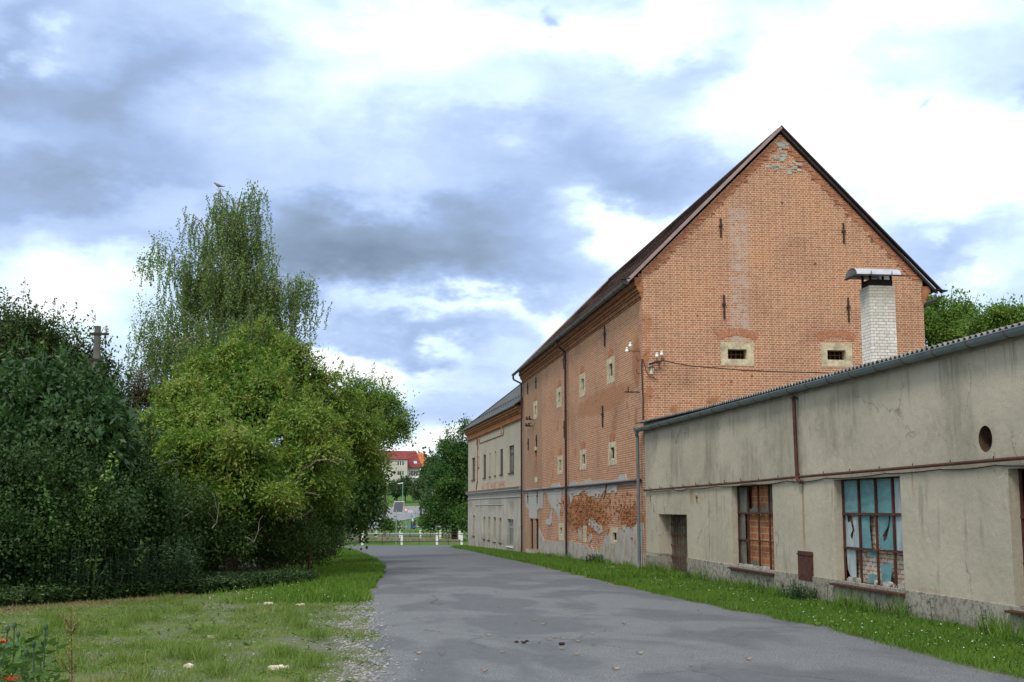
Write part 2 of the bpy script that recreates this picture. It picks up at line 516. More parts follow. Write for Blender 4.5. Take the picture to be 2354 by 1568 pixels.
        col = t.mix(t.m('MULTIPLY', red, .8), col, (.36, .14, .07))
        h = t.m('ADD', t.m('MULTIPLY', fine, .5), t.noise(t.pos, 5, 6, .7))
    col = t.mix(1.0, col, t.ramp(fine, [(.3, (.86, .86, .86)), (.7, (1.1, 1.1, 1.1))]), 'MULTIPLY')
    t.put(t.b.inputs['Base Color'], col)
    t.put(t.b.inputs['Normal'], t.bump(h, 0.5, 0.02 if kind != 'plinth' else 0.03))
    return m

def leaf_mat(name, lo, hi, alt=None, altamt=0.15, transl=0.25, rough=0.5, spec=0.25):
    m, t = newmat(name, rough, spec)
    at_ = t.new('ShaderNodeAttribute', attribute_name='tint')
    f = at_.outputs['Fac']
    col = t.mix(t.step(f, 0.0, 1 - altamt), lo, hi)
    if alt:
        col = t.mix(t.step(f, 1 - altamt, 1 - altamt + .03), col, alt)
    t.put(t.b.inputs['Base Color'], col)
    tr = t.new('ShaderNodeBsdfTranslucent')
    t.put(tr.inputs[0], t.mix(1.0, col, (1.15, 1.25, .6), 'MULTIPLY'))
    mx = t.new('ShaderNodeMixShader')
    mx.inputs[0].default_value = transl
    out = m.node_tree.nodes['Material Output']
    m.node_tree.links.new(t.b.outputs[0], mx.inputs[1])
    m.node_tree.links.new(tr.outputs[0], mx.inputs[2])
    m.node_tree.links.new(mx.outputs[0], out.inputs[0])
    return m

M = {}
M['brick_side'] = brick_mat('brick_side', facade=True)
M['brick_gable'] = brick_mat('brick_gable', gable=True)
M['brick_loose'] = tint_mat('brick_loose', (.33, .15, .08), .4, 5, .9, .1, bump=.5)
M['brick_arch'] = tint_mat('brick_arch', (.40, .18, .105), .3, 9, .9, .1)
M['brick_dark'] = tint_mat('brick_dark', (.20, .11, .075), .4, 4, .9, .1, bump=.4)
M['brick_shaded'] = tint_mat('brick_shaded', (.075, .045, .032), .5, 9, .9, .1, bump=.4)  # near-black brick colour; the shade inside the round vent is put into it
M['brick_orange'] = tint_mat('brick_orange', (.33, .145, .062), .35, 3, .9, .1, bump=.4)
M['brick_pale'] = brick_mat('brick_pale', pale=True)
M['stucco'] = stucco_mat('stucco', (.47, .42, .335), (.38, .345, .27))
M['plinth'] = stucco_mat('plinth', (.30, .28, .235), (.38, .36, .31), 'plinth')
M['stucco_house'] = stucco_mat('stucco_house', (.43, .385, .30), (.36, .325, .26), 'house')
M['plaster'] = stucco_mat('plaster', (.36, .34, .31), (.44, .42, .39), 'rest')
M['reveal'] = tint_mat('reveal', (.33, .30, .25), .25, 3, .95, .1, bump=.4)
M['stone'] = tint_mat('stone', (.48, .42, .29), .38, 5.5, .9, .15, bump=.4)
M['stone_white'] = tint_mat('stone_white', (.62, .60, .54), .2, 6, .9, .15, bump=.4)
M['iron'] = tint_mat('iron', (.035, .025, .022), .4, 8, .7, .3)
M['rust'] = tint_mat('rust', (.075, .028, .020), .45, 7, .75, .3, bump=.3)
M['rust_bar'] = tint_mat('rust_bar', (.13, .055, .03), .5, 9, .85, .2)
M['pipe_brown'] = tint_mat('pipe_brown', (.045, .018, .017), .3, 3, .45, .4)
M['zinc'] = tint_mat('zinc', (.14, .175, .19), .2, 2, .45, .5, bump=.1)
M['zinc_dark'] = tint_mat('zinc_dark', (.075, .085, .09), .3, 2, .5, .5)
M['fibre'] = tint_mat('fibre', (.20, .19, .175), .45, 4, .95, .1, bump=.4)
M['dark'] = tint_mat('dark', (.012, .011, .010), .3, 3, .9, .1)
M['dim'] = tint_mat('dim', (.07, .072, .07), .3, 1.5, .6, .3)
M['white_paint'] = tint_mat('white_paint', (.74, .76, .78), .08, 5, .6, .3)
M['porcelain'] = tint_mat('porcelain', (.80, .80, .80), .05, 5, .2, .5)
M['cable'] = tint_mat('cable', (.02, .014, .014), .2, 5, .6, .3)
M['cement'] = tint_mat('cement', (.38, .37, .34), .25, 5, .9, .1, bump=.3)
M['wood_pole'] = tint_mat('wood_pole', (.13, .10, .08), .35, 6, .9, .1, bump=.3, stretch=(6, 6, .6))
M['bark'] = tint_mat('bark', (.075, .062, .05), .45, 8, .95, .1, bump=.6, stretch=(2, 2, .6))
M['twig'] = tint_mat('twig', (.14, .12, .095), .4, 8, .9, .1)
M['galv'] = tint_mat('galv', (.33, .36, .38), .15, 4, .4, .5, metal=.3)
M['green_metal'] = tint_mat('green_metal', (.10, .33, .24), .15, 4, .5, .4)
M['red_paint'] = tint_mat('red_paint', (.50, .02, .05), .1, 4, .4, .4)
M['blue_paint'] = tint_mat('blue_paint', (.03, .12, .52), .1, 4, .4, .4)
M['teal_paint'] = tint_mat('teal_paint', (.05, .20, .22), .2, 4, .5, .4)

def birch_bark():
    m, t = newmat('birch_bark', .8, .2)
    n = t.noise(t.scale(t.pos, (3, 3, 9)), 2.2, 5, .7)
    t.put(t.b.inputs['Base Color'], t.ramp(n, [(.42, (.10, .09, .08)), (.5, (.42, .40, .36)), (.7, (.58, .56, .50))]))
    return m
M['birch_bark'] = birch_bark()
M['dead'] = tint_mat('dead', (.24, .22, .19), .3, 9, .9, .1)
M['stem_green'] = tint_mat('stem_green', (.035, .06, .03), .3, 9, .8, .2)

def tile_mat(name, c1, c2, mo, w, h, axis='y', bump=.02, moss=None):
    """plain roof tiles; rows follow height, columns follow the eaves line"""
    m, t = newmat(name, .88, .2)
    x, y, z = t.sep(t.pos)
    s = y if axis == 'y' else x
    b = t.new('ShaderNodeTexBrick'); b.offset = .5
    t.put(b.inputs['Vector'], t.comb(s, z, 0.0))
    b.inputs['Scale'].default_value = 1
    b.inputs['Brick Width'].default_value = w
    b.inputs['Row Height'].default_value = h
    b.inputs['Mortar Size'].default_value = .012
    b.inputs['Mortar Smooth'].default_value = .6
    b.inputs['Color1'].default_value = c1 + (1,); b.inputs['Color2'].default_value = c2 + (1,); b.inputs['Mortar'].default_value = mo + (1,)
    n = t.noise(t.pos, 1.2, 5, .7)
    col = t.mix(1.0, b.outputs['Color'], t.ramp(n, [(.3, (.6, .6, .6)), (.65, (1.25, 1.15, 1.1))]), 'MULTIPLY')
    if moss:
        col = t.mix(t.m('MULTIPLY', t.step(t.noise(t.pos, 2.3, 5, .7), .55, .68), .6), col, moss)
    t.put(t.b.inputs['Base Color'], col)
    t.put(t.b.inputs['Normal'], t.bump(t.m('ADD', t.m('SUBTRACT', 1., b.outputs['Fac']), t.m('MULTIPLY', n, .5)), .8, bump))
    return m
M['tiles'] = tile_mat('tiles', (.125, .066, .050), (.085, .050, .042), (.03, .02, .018), .2, .11, moss=(.10, .075, .05))
M['slate'] = tile_mat('slate', (.105, .118, .125), (.075, .085, .09), (.03, .033, .035), .32, .17, moss=(.15, .155, .15))
M['flash'] = tint_mat('flash', (.30, .215, .20), .2, 2, .5, .4)
M['flash_dark'] = tint_mat('flash_dark', (.030, .022, .022), .3, 2, .7, .25)

def hollow_brick():
    m, t = newmat('hollow_brick', .9, .15)
    x, y, z = t.sep(t.pos)
    b = t.new('ShaderNodeTexBrick'); b.offset = .5
    w = t.noise(t.pos, 7, 3)
    t.put(b.inputs['Vector'], t.comb(t.m('MULTIPLY_ADD', w, .03, y), t.m('MULTIPLY_ADD', w, .03, z), 0.))
    b.inputs['Scale'].default_value = 1
    b.inputs['Brick Width'].default_value = .30; b.inputs['Row Height'].default_value = .15
    b.inputs['Mortar Size'].default_value = .011
    b.inputs['Color1'].default_value = (.42, .165, .065, 1); b.inputs['Color2'].default_value = (.34, .125, .055, 1)
    b.inputs['Mortar'].default_value = (.42, .33, .24, 1)
    n = t.noise(t.pos, 4, 5, .7)
    col = t.mix(1.0, b.outputs['Color'], t.ramp(n, [(.3, (.75, .75, .75)), (.7, (1.15, 1.15, 1.1))]), 'MULTIPLY')
    t.put(t.b.inputs['Base Color'], col)
    t.put(t.b.inputs['Normal'], t.bump(b.outputs['Fac'], .7, .02))
    return m
M['hollow'] = hollow_brick()
def white_brick():
    m, t = newmat('white_brick', .9, .15)
    x, y, z = t.sep(t.pos)
    b = t.new('ShaderNodeTexBrick'); b.offset = .5
    w = t.noise(t.pos, 9, 3)
    t.put(b.inputs['Vector'], t.comb(t.m('MULTIPLY_ADD', w, .03, y), t.m('MULTIPLY_ADD', w, .03, z), 0.))
    b.inputs['Scale'].default_value = 1
    b.inputs['Brick Width'].default_value = .27; b.inputs['Row Height'].default_value = .085
    b.inputs['Mortar Size'].default_value = .012
    b.inputs['Color1'].default_value = (.55, .47, .38, 1); b.inputs['Color2'].default_value = (.48, .33, .24, 1)
    b.inputs['Mortar'].default_value = (.22, .17, .12, 1)
    n = t.noise(t.pos, 8, 5, .7)
    col = t.mix(t.step(n, .52, .64), b.outputs['Color'], (.62, .60, .56))
    col = t.mix(t.step(t.noise(t.pos, 6, 3), .62, .70), col, (.36, .14, .06))
    t.put(t.b.inputs['Base Color'], col)
    t.put(t.b.inputs['Normal'], t.bump(b.outputs['Fac'], .7, .02))
    return m
M['white_brick'] = white_brick()
M['teal_glass'] = tint_mat('teal_glass', (.125, .275, .30), .3, 3, .3, .5, stretch=(1, 1, 2.5))
M['grey_glass'] = tint_mat('grey_glass', (.33, .40, .42), .35, 2.5, .35, .5, stretch=(1, 3, .6))
M['dirty_glass'] = tint_mat('dirty_glass', (.10, .11, .10), .4, 3, .25, .5)

# ---------------------------------------------------------------- terrain
PROF = [(-120, .15), (0, .12), (14, .06), (24, .0), (36, -.08), (48, -.28), (62, -.55), (78, -.8), (92, -1.0), (103, -1.28), (112, -1.32),
        (114, -1.34), (127, -1.34), (150, -1.1), (175, -.8), (195, -.2), (215, .57), (235, 1.5), (260, 2.9), (300, 6), (340, 8.2), (420, 9.5), (900, 10), (3000, 10)]
def zg(x, y):
    for (a, za), (b, zb) in zip(PROF, PROF[1:]):
        if y <= b:
            t = max(0, (y - a) / (b - a))
            z = za + (zb - za) * t
            break
    else:
        z = PROF[-1][1]
    # rises a little towards the hedge on the left
    if x < -3 and y < 110:
        z += .10 * min(1, (-3 - x) / 6)
    if y > 127:
        z += 0.0
    return z
def grid_sheet(name, xs, ys, mat, kind='structure', lift=0.0, fz=None, parent=None):
    nx, ny = len(xs), len(ys)
    vs = [(x, y, (fz(x, y) if fz else zg(x, y)) + lift) for y in ys for x in xs]
    fs = [(j * nx + i, j * nx + i + 1, (j + 1) * nx + i + 1, (j + 1) * nx + i) for j in range(ny - 1) for i in range(nx - 1)]
    me = bpy.data.meshes.new(name); me.from_pydata(vs, [], fs); me.update()
    o = link(name, me, mat)
    tag(o, kind=kind)
    return o
YS = sorted(set(list(np.arange(-60, 127, 1.5)) + [p[0] for p in PROF] + list(range(130, 460, 5)) + [500, 600, 900, 1500, 3000]))
XS = [-900, -400, -200, -100, -60, -40, -30, -22, -16, -12, -9, -6, -4.5, -3, -1.5, 0, 2, 4, 6, 8, 10, 14, 20, 30, 45, 70, 110, 200, 400, 1200]

def ground_mat():
    m, t = newmat('ground', .95, .1)
    x, y, z = t.sep(t.pos)
    p = t.pos
    n = t.noise(t.comb(x, t.m('MULTIPLY', y, 1.2), 0.), 1.0, 7, .65)
    n2 = t.noise(t.comb(x, y, 0.), 3.0, 5, .65)
    n3 = t.noise(t.comb(x, y, 0.), 14, 4, .7)
    grs = t.mix(n2, (.055, .10, .018), (.11, .155, .038))
    grs = t.mix(t.step(n3, .35, .7), grs, (.13, .15, .055))
    v = t.vor(t.comb(x, y, 0.), 34)
    gravel = t.mix(t.step(v, .1, .45), (.27, .26, .25), (.11, .11, .10))
    gravel = t.mix(t.step(t.noise(t.comb(x, y, 0.), 60, 2), .6, .7), gravel, (.50, .47, .42))
    straw = t.mix(n3, (.16, .125, .065), (.25, .20, .11))
    # gravel shows in worn patches of the clearing
    near = t.m('MULTIPLY', t.step(y, 31, 26), t.step(x, -9.5, -7.5))
    gm = t.m('ADD', t.m('MULTIPLY', n, .65), t.m('MULTIPLY', n2, .35))
    edge = t.step(x, -1.0, .6)
    gm = t.m('ADD', gm, t.m('MULTIPLY', edge, .09))
    gm = t.m('ADD', gm, t.m('MULTIPLY', t.m('SUBTRACT', n3, .5), .25))
    gm = t.m('MULTIPLY', t.m('MULTIPLY', t.step(gm, .46, .60), .75), near)
    col = t.mix(gm, grs, gravel)
    sm = t.m('MULTIPLY', t.step(t.noise(t.comb(x, y, 4.), .9, 5, .6), .54, .66), t.step(y, 16, 12))
    col = t.mix(t.m('MULTIPLY', sm, .7), col, straw)
    # dead straw along the foot of the hedge
    hy = t.m('ADD', t.m('MULTIPLY', x, 1.0), t.m('MULTIPLY_ADD', n2, 1.8, -.9))
    line = t.m('SUBTRACT', y, t.m('ADD', t.m('MULTIPLY', x, 1.55), 34.2))
    st = t.m('MULTIPLY', t.step(t.m('ABSOLUTE', t.m('ADD', line, t.m('MULTIPLY_ADD', n2, 2.4, -1.2))), 1.4, .6), t.step(x, -3.4, -5.0))
    col = t.mix(t.m('MULTIPLY', st, .85), col, straw)
    # bare dark soil under the trees
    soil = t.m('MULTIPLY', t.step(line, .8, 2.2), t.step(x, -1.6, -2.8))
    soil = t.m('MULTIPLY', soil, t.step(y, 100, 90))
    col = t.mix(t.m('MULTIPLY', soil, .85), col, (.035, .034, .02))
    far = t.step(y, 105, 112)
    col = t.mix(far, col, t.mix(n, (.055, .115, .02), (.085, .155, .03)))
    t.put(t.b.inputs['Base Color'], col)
    t.put(t.b.inputs['Normal'], t.bump(t.m('ADD', n3, t.m('MULTIPLY', v, gm)), .6, .03))
    return m
M['ground'] = ground_mat()
grid_sheet('ground', XS, YS, M['ground'])

def asphalt_mat():
    m, t = newmat('asphalt', .8, .3)
    x, y, z = t.sep(t.pos)
    q = t.comb(x, y, 0.)
    n = t.noise(t.comb(x, t.m('MULTIPLY', y, .55), 0.), .55, 4, .5, .6)
    patch = t.step(n, .44, .56)            # where the smooth top coat is worn off
    grit = t.vor(q, 38)
    g2 = t.noise(q, 42, 4, .85)
    smooth = t.mix(t.noise(q, 3, 5), (.086, .093, .106), (.102, .110, .124))
    rough = t.mix(t.step(g2, .38, .64), (.06, .064, .072), (.225, .24, .26))
    rough = t.mix(t.step(grit, .05, .3), t.mix(.5, rough, (.22, .23, .24)), rough)
    col = t.mix(patch, smooth, rough)
    col = t.mix(t.m('MULTIPLY', t.step(y, 60, 30), 0.0), col, smooth)
    far = t.step(y, 34, 60)
    col = t.mix(far, col, t.mix(t.noise(t.comb(x, t.m('MULTIPLY', y, .4), 0.), .5, 4), (.088, .095, .108), (.112, .120, .134)))
    mot = t.noise(t.comb(x, t.m('MULTIPLY', y, .7), 1.), 5.5, 6, .8)
    col = t.mix(1.0, col, t.ramp(mot, [(.30, (.86, .86, .86)), (.5, (1, 1, 1)), (.70, (1.15, 1.15, 1.15))]), 'MULTIPLY')
    # fine cracks
    wq = t.comb(t.m('MULTIPLY_ADD', t.noise(q, 1.1, 4), .9, x), t.m('MULTIPLY_ADD', t.noise(q, 1.4, 4), .9, y), 0.)
    vn = t.new('ShaderNodeTexVoronoi', feature='DISTANCE_TO_EDGE'); t.put(vn.inputs['Vector'], wq); vn.inputs['Scale'].default_value = .42
    crack = t.m('MULTIPLY', t.step(vn.outputs['Distance'], .010, .003), t.step(t.noise(q, .3, 2), .45, .6))
    col = t.mix(t.m('MULTIPLY', crack, .6), col, (.03, .03, .03))
    spk = t.step(t.noise(q, 34, 1), .69, .75)
    col = t.mix(t.m('MULTIPLY', spk, .75), col, (.42, .42, .42))
    dirt = t.m('MULTIPLY', t.step(t.noise(q, 1.3, 5, .7), .60, .72), .35)
    col = t.mix(dirt, col, (.16, .14, .11))
    t.put(t.b.inputs['Base Color'], col)
    t.put(t.b.inputs['Normal'], t.bump(t.m('ADD', t.m('MULTIPLY', g2, patch), t.m('MULTIPLY', t.noise(q, 1.2, 2), .6)), .5, .012))
    return m
M['asphalt'] = asphalt_mat()

RIGHT = [(-30, 7.3), (0, 7.3), (13, 7.35), (15.3, 7.4), (19.5, 7.6), (24, 7.2), (30, 7.0), (36, 6.95), (48, 7.3), (62, 7.6), (80, 7.9), (90, 7.6), (96, 7.9), (99, 9.5), (101, 13), (102.5, 30)]
LEFT = [(-30, .3), (0, .3), (13.5, .3), (23.8, .35), (31, .55), (37.7, 1.0), (50, 1.3), (63, 1.05), (80, .4), (87, -.2), (92, -1.6), (96, -6), (98, -22)]
def interp(L, y):
    for (a, va), (b, vb) in zip(L, L[1:]):
        if y <= b:
            return va + (vb - va) * max(0, (y - a) / (b - a))
    return L[-1][1]
def road():
    ys = list(np.arange(-30, 40, .25)) + list(np.arange(40, 96, .5))
    vs = []; fs = []
    nx = 17
    for j, y in enumerate(ys):
        jl = (mnoise.noise(Vector((y * 1.1, 0, 3))) * .28 + mnoise.noise(Vector((y * 4.5, 0, 8))) * .10)
        jr = (mnoise.noise(Vector((y * .8, 5, 3))) * .18 + mnoise.noise(Vector((y * 4, 9, 8))) * .07)
        a = interp(LEFT, y) + jl; b = interp(RIGHT, y) + jr
        for i in range(nx):
            x = a + (b - a) * i / (nx - 1)
            edge = min(i, nx - 1 - i)
            vs.append((x, y, zg(x, y) + (.006 if edge == 0 else .022) + (y > 50) * .01))
    for j in range(len(ys) - 1):
        for i in range(nx - 1):
            k = j * nx + i
            fs.append((k, k + 1, k + nx + 1, k + nx))
    # the crossroad by the railing
    n0 = len(vs)
    xs = list(np.arange(-60, 90, 2.0))
    for y in (95.5, 97, 99, 101, 103, 105, 107.3):
        for x in xs:
            yy = y
            if y < 101:   # rounded mouth
                yy = max(y, 95.5 + min(6, max(0, (abs(x - 3.5) - 6.5)) * .9))
                yy = min(yy, 104)
            vs.append((x, yy, zg(x, yy) + .035))
    nx2 = len(xs)
    for j in range(6):
        for i in range(nx2 - 1):
            k = n0 + j * nx2 + i
            fs.append((k, k + 1, k + nx2 + 1, k + nx2))
    me = bpy.data.meshes.new('road'); me.from_pydata(vs, [], fs); me.update()
    o = link('road', me, M['asphalt']); tag(o, kind='structure')
road()
def ribbon(name, pts, mat, lift=.05, step=3.0):
    """road strip through (x, y, width) points, draped on the ground"""
    P = []
    for (a, b) in zip(pts, pts[1:]):
        n = max(2, int(math.hypot(b[0] - a[0], b[1] - a[1]) / step))
        for k in range(n):
            t = k / n
            P.append(tuple(a[i] + (b[i] - a[i]) * t for i in range(3)))
    P.append(pts[-1])
    vs = []; fs = []
    nx = 7
    for i, p in enumerate(P):
        a = P[max(0, i - 1)]; b = P[min(len(P) - 1, i + 1)]
        d = Vector((b[0] - a[0], b[1] - a[1], 0)).normalized(); n = Vector((d.y, -d.x, 0))
        for k in range(nx):
            q = Vector((p[0], p[1], 0)) + n * p[2] * (k / (nx - 1) - .5)
            vs.append((q.x, q.y, zg(q.x, q.y) + lift))
    for i in range(len(P) - 1):
        for k in range(nx - 1):
            m_ = i * nx + k
            fs.append((m_, m_ + nx, m_ + nx + 1, m_ + 1))
    me = bpy.data.meshes.new(name); me.from_pydata(vs, [], fs); me.update()
    o = link(name, me, mat); tag(o, kind='structure')
    return o
M['asphalt_far'] = tint_mat('asphalt_far', (.20, .205, .22), .15, .4, .85, .3)
ribbon('road', [(-60, 146, 9), (-5, 146, 10), (8, 145, 7), (30, 143, 6), (70, 140, 6)], M['asphalt_far'])
ribbon('road', [(-12, 150, 10), (-4, 166, 14), (2, 176, 8), (12, 178, 6), (40, 176, 5)], M['asphalt_far'], .07)
ribbon('road', [(-8, 165, 12), (0, 195, 15), (5, 220, 18), (12, 240, 16), (30, 248, 12), (60, 250, 10)], M['asphalt_far'], .09)

# ---------------------------------------------------------------- brick granary
XF = 9.75
granary = empty('brick_building', (XF, 40.1, -.1), 'tall brick granary with steep gable and small stone framed windows', 'building')
F1 = FX(XF); F2 = FY(40.1)
YE = 69.3
# openings on the long side: outer stone rect and inner opening (y0,y1,z0,z1)
SIDE = []
for (o, i) in (((44.54, 45.93, 6.66, 7.62), (44.9, 45.5, 6.88, 7.40)), ((50.34, 51.68, 6.66, 7.63), (50.65, 51.2, 6.9, 7.42)),
               ((56.2, 57.59, 6.67, 7.62), (56.53, 57.1, 6.9, 7.39)), ((63.8, 65.1, 6.66, 7.62), (64.1, 64.65, 6.88, 7.36)),
               ((44.39, 45.83, 3.55, 4.41), (44.75, 45.4, 3.75, 4.21)), ((50.22, 51.62, 3.55, 4.39), (50.5, 51.12, 3.75, 4.2)),
               ((55.98, 57.4, 3.52, 4.38), (56.4, 56.95, 3.65, 4.19)),
               ((44.25, 45.58, .62, 1.23), (44.5, 45.2, .72, 1.05)), ((55.8, 57.2, .48, 1.24), (56.2, 56.8, .72, 1.05))):
    SIDE.append((o, i))
holes = [o + (.35,) for o, i in SIDE]
blind = (63.89, 64.89, 3.75, 4.99, .12)
slots = [(65.4, 66.45, -.22, 1.38, .085), (63.5, 64.5, -.18, 1.39, .075)]
nicho = (50.3, 51.25, .51, 1.26, .10)
mb = MB()
wall_holes(mb, F1, 40.1, YE, -1.2, 9.2, holes + [blind] + slots + [nicho])
g1, g2 = (12.5, 13.66, 6.78, 7.6), (16.08, 17.2, 6.8, 7.62)
side_wall = mb.build('wall', M['brick_side'], granary)
mb = MB()
XR = 19.9
APX, APZ = 14.83, 15.05
wall_holes(mb, F2, XF, XR, -.6, 9.3, [g1 + (.35,), g2 + (.35,)])
mb.quad(F2(XF, 9.3), F2(XR, 9.3), F2(XR, 9.93), F2(APX + .02, APZ + .01), F2(XF, 9.98))
mb.build('gable_wall', M['brick_gable'], granary)
mb = MB()
mb.quad((XR, 40.1, -1), (XR, YE, -1), (XR, YE, 9.3), (XR, 40.1, 9.3))
mb.quad((XF, YE, -1.2), (XR, YE, -1.2), (XR, YE, 9.3), (XF, YE, 9.3))
mb.quad((XF, YE, 9.3), (XR, YE, 9.3), (APX, YE, APZ))
mb.build('rear_wall', M['brick_gable'], granary)
# stone windows
for k, (o, i) in enumerate(SIDE):
    mb = MB(); ring(mb, F1, o, i, .012, -.34)
    w = mb.build('window', M['stone'], granary)
    mb = MB(); plate(mb, F1, i[0] - .02, i[1] + .02, i[2] - .02, i[3] + .02, -.075)
    mb.build('opening', M['dark'], w)  # near-black plate stands in for the unlit interior
    mb = MB(); Fbox(mb, F1, i[0] + .2, i[1] - .05, i[2] + .002, i[2] + .05, -.07, -.02)
    mb.build('rubble', M['stone_white'], w)
for o, i in ((g1, (12.74, 13.41, 7.01, 7.35)), (g2, (16.3, 16.97, 7.04, 7.38))):
    mb = MB(); ring(mb, F2, o, i, .012, -.34)
    w = mb.build('window', M['stone'], granary)
    mb = MB(); plate(mb, F2, i[0] - .02, i[1] + .02, i[2] - .02, i[3] + .02, -.335)
    mb.build('opening', M['dark'], w)  # darkness behind the grating, given as a near-black plate
    mb = MB()
    for k in range(1, 4):
        s = i[0] + (i[1] - i[0]) * k / 4
        mb.tube([F2(s, i[2] - .02, -.16), F2(s, i[3] + .02, -.16)], .011, 6)
    zz = (i[2] + i[3]) / 2
    mb.tube([F2(i[0] - .02, zz, -.145), F2(i[1] + .02, zz, -.145)], .011, 6)
    mb.build('grating', M['rust_bar'], w)
    # relieving arch of upright bricks
    mb = MB()
    cx = (o[0] + o[1]) / 2; hw = (o[1] - o[0]) / 2 + .08
    rad = 1.35; zc = o[3] + .22 - rad
    n = 17; a0 = math.asin(hw / (rad + .02))
    for k in range(n):
        a = -a0 + 2 * a0 * (k + .5) / n
        c = Vector(F2(cx + (rad + .14) * math.sin(a), zc + (rad + .14) * math.cos(a), .0))
        rd = Vector((math.sin(a), 0, math.cos(a))); tg = Vector((math.cos(a), 0, -math.sin(a)))
        mb.obox(c, tg * (.032), Vector((0, .010 + .004 * random.random(), 0)), rd * .135)
    mb.build('brick_arch', M['brick_arch'], granary)
# shallow arches over the side windows
for o, i in SIDE[:7]:
    mb = MB()
    cy = (o[0] + o[1]) / 2
    for k in range(9):
        a = (-.5 + (k + .5) / 9) * 1.0
        c = Vector(F1(cy + .95 * math.sin(a) * 1.0, o[3] - .72 + .95 * math.cos(a), 0))
        rd = Vector((0, math.sin(a), math.cos(a))); tg = Vector((0, math.cos(a), -math.sin(a)))
        mb.obox(c, tg * .042, Vector((.007 + .004 * random.random(), 0, 0)), rd * .13)
    mb.build('brick_arch', M['brick_arch'], granary)
mb = MB(); plate(mb, F1, blind[0] - .01, blind[1] + .01, blind[2], blind[3], -.118); mb.build('blind_window', M['brick_arch'], granary)
mb = MB(); Fbox(mb, F1, 63.9, 64.85, 5.0, 5.2, -.05, .01); Fbox(mb, F1, 63.85, 64.75, 3.3, 3.58, -.05, .014); mb.build('stone_block', M['stone'], granary)
for s in slots:
    mb = MB(); plate(mb, F1, s[0] - .01, s[1] + .01, s[2], s[3], -s[4] + .003)
    w = mb.build('slot_opening', M['dark'], granary)  # the slot's inner darkness is the colour of this plate
mb = MB(); plate(mb, F1, nicho[0] - .01, nicho[1] + .01, nicho[2], nicho[3], -.098)
for k, (za, zb) in enumerate(((.53, .72), (.73, 1.07), (1.08, 1.25))):
    Fbox(mb, F1, nicho[0] + .06, nicho[1] - .06, za, zb, -.1, -.02)
mb.build('blocked_window', M['stone'], granary)

# plaster remains (outlines measured on the wall), standing 2 cm proud of the brick
def z4(x, y):
    return onX((1900 + x / 3.92) * .61302, (1750 + y / 3.92) * .61302, XF)
def rough(pts, amp=.035, step=.22):
    out = []
    for (a, b) in zip(pts, pts[1:] + pts[:1]):
        L = math.hypot(b[0] - a[0], b[1] - a[1]); n = max(1, int(L / step))
        for k in range(n):
            t = k / n
            p = [a[0] + (b[0] - a[0]) * t, a[1] + (b[1] - a[1]) * t]
            if k or True:
                q = Vector((p[0] * 3, p[1] * 3, 1.7))
                p[0] += mnoise.noise(q) * amp * 3.0; p[1] += mnoise.noise(q + Vector((9, 4, 2))) * amp
            out.append(tuple(p))
    return out
PA = [(284, 332), (405, 320), (530, 322), (540, 300), (655, 312), (665, 258), (775, 248), (785, 290), (905, 288), (945, 225), (1010, 217), (1040, 240), (1130, 236), (1150, 192), (1235, 186),
      (1245, 226), (1430, 205), (1640, 190), (1660, 115), (1755, 110), (1768, 185), (1995, 198), (1890, 215), (1878, 268), (1690, 272), (1640, 235), (1622, 380), (1590, 385), (1580, 352), (1550, 350),
      (1538, 388), (1490, 388), (1462, 345), (1415, 400), (1412, 425), (1358, 405), (1345, 458), (1300, 460), (1290, 432), (1210, 438), (1192, 400), (1170, 352), (1132, 352), (1090, 405),
      (1010, 435), (985, 430), (968, 520), (948, 560), (925, 430), (865, 400), (816, 362), (800, 600), (785, 822), (772, 790), (740, 690), (700, 622), (660, 603), (620, 480), (600, 400), (580, 383), (543, 390),
      (530, 622), (490, 612), (458, 640), (450, 762), (340, 762), (330, 640), (300, 600), (284, 560)]
PB = [(2012, 822), (1910, 832), (1890, 888), (1790, 885), (1752, 850), (1700, 868), (1662, 930), (1645, 1010), (1643, 1135), (1535, 1135), (1528, 1010), (1480, 972), (1445, 1050), (1420, 1150), (1375, 1190), (1350, 1270), (1320, 1180), (1290, 1245), (1250, 1150), (1235, 1240),
      (1180, 1150), (1100, 1140), (1000, 1112), (960, 1085), (900, 1105), (850, 1085), (770, 1088), (700, 1112), (640, 1092), (560, 1082), (520, 1010), (482, 900), (476, 960), (476, 1235), (330, 1225), (284, 1200), (284, 1330), (380, 1345), (560, 1370), (900, 1420), (1400, 1490), (2020, 1580)]
PC = [(660, 630), (690, 625), (672, 720), (668, 840), (640, 862), (600, 858), (578, 830), (582, 780), (625, 765), (640, 700)]
PD = [(1212, 790), (1240, 745), (1275, 750), (1300, 790), (1330, 850), (1400, 880), (1410, 960), (1370, 1000), (1330, 960), (1280, 900), (1240, 890), (1205, 850)]
PE = [(1100, 900), (1112, 1100), (1060, 1050), (1055, 930), (1080, 860)]
PF = [(1198, 1010), (1250, 980), (1260, 1060), (1225, 1110), (1200, 1090)]
for P_ in (PA, PB, PC, PD, PE, PF):
    mb = MB()
    mb.poly(rough([z4(*p) for p in P_]), F1, -.01, .022)
    mb.build('plaster', M['plaster'], granary)
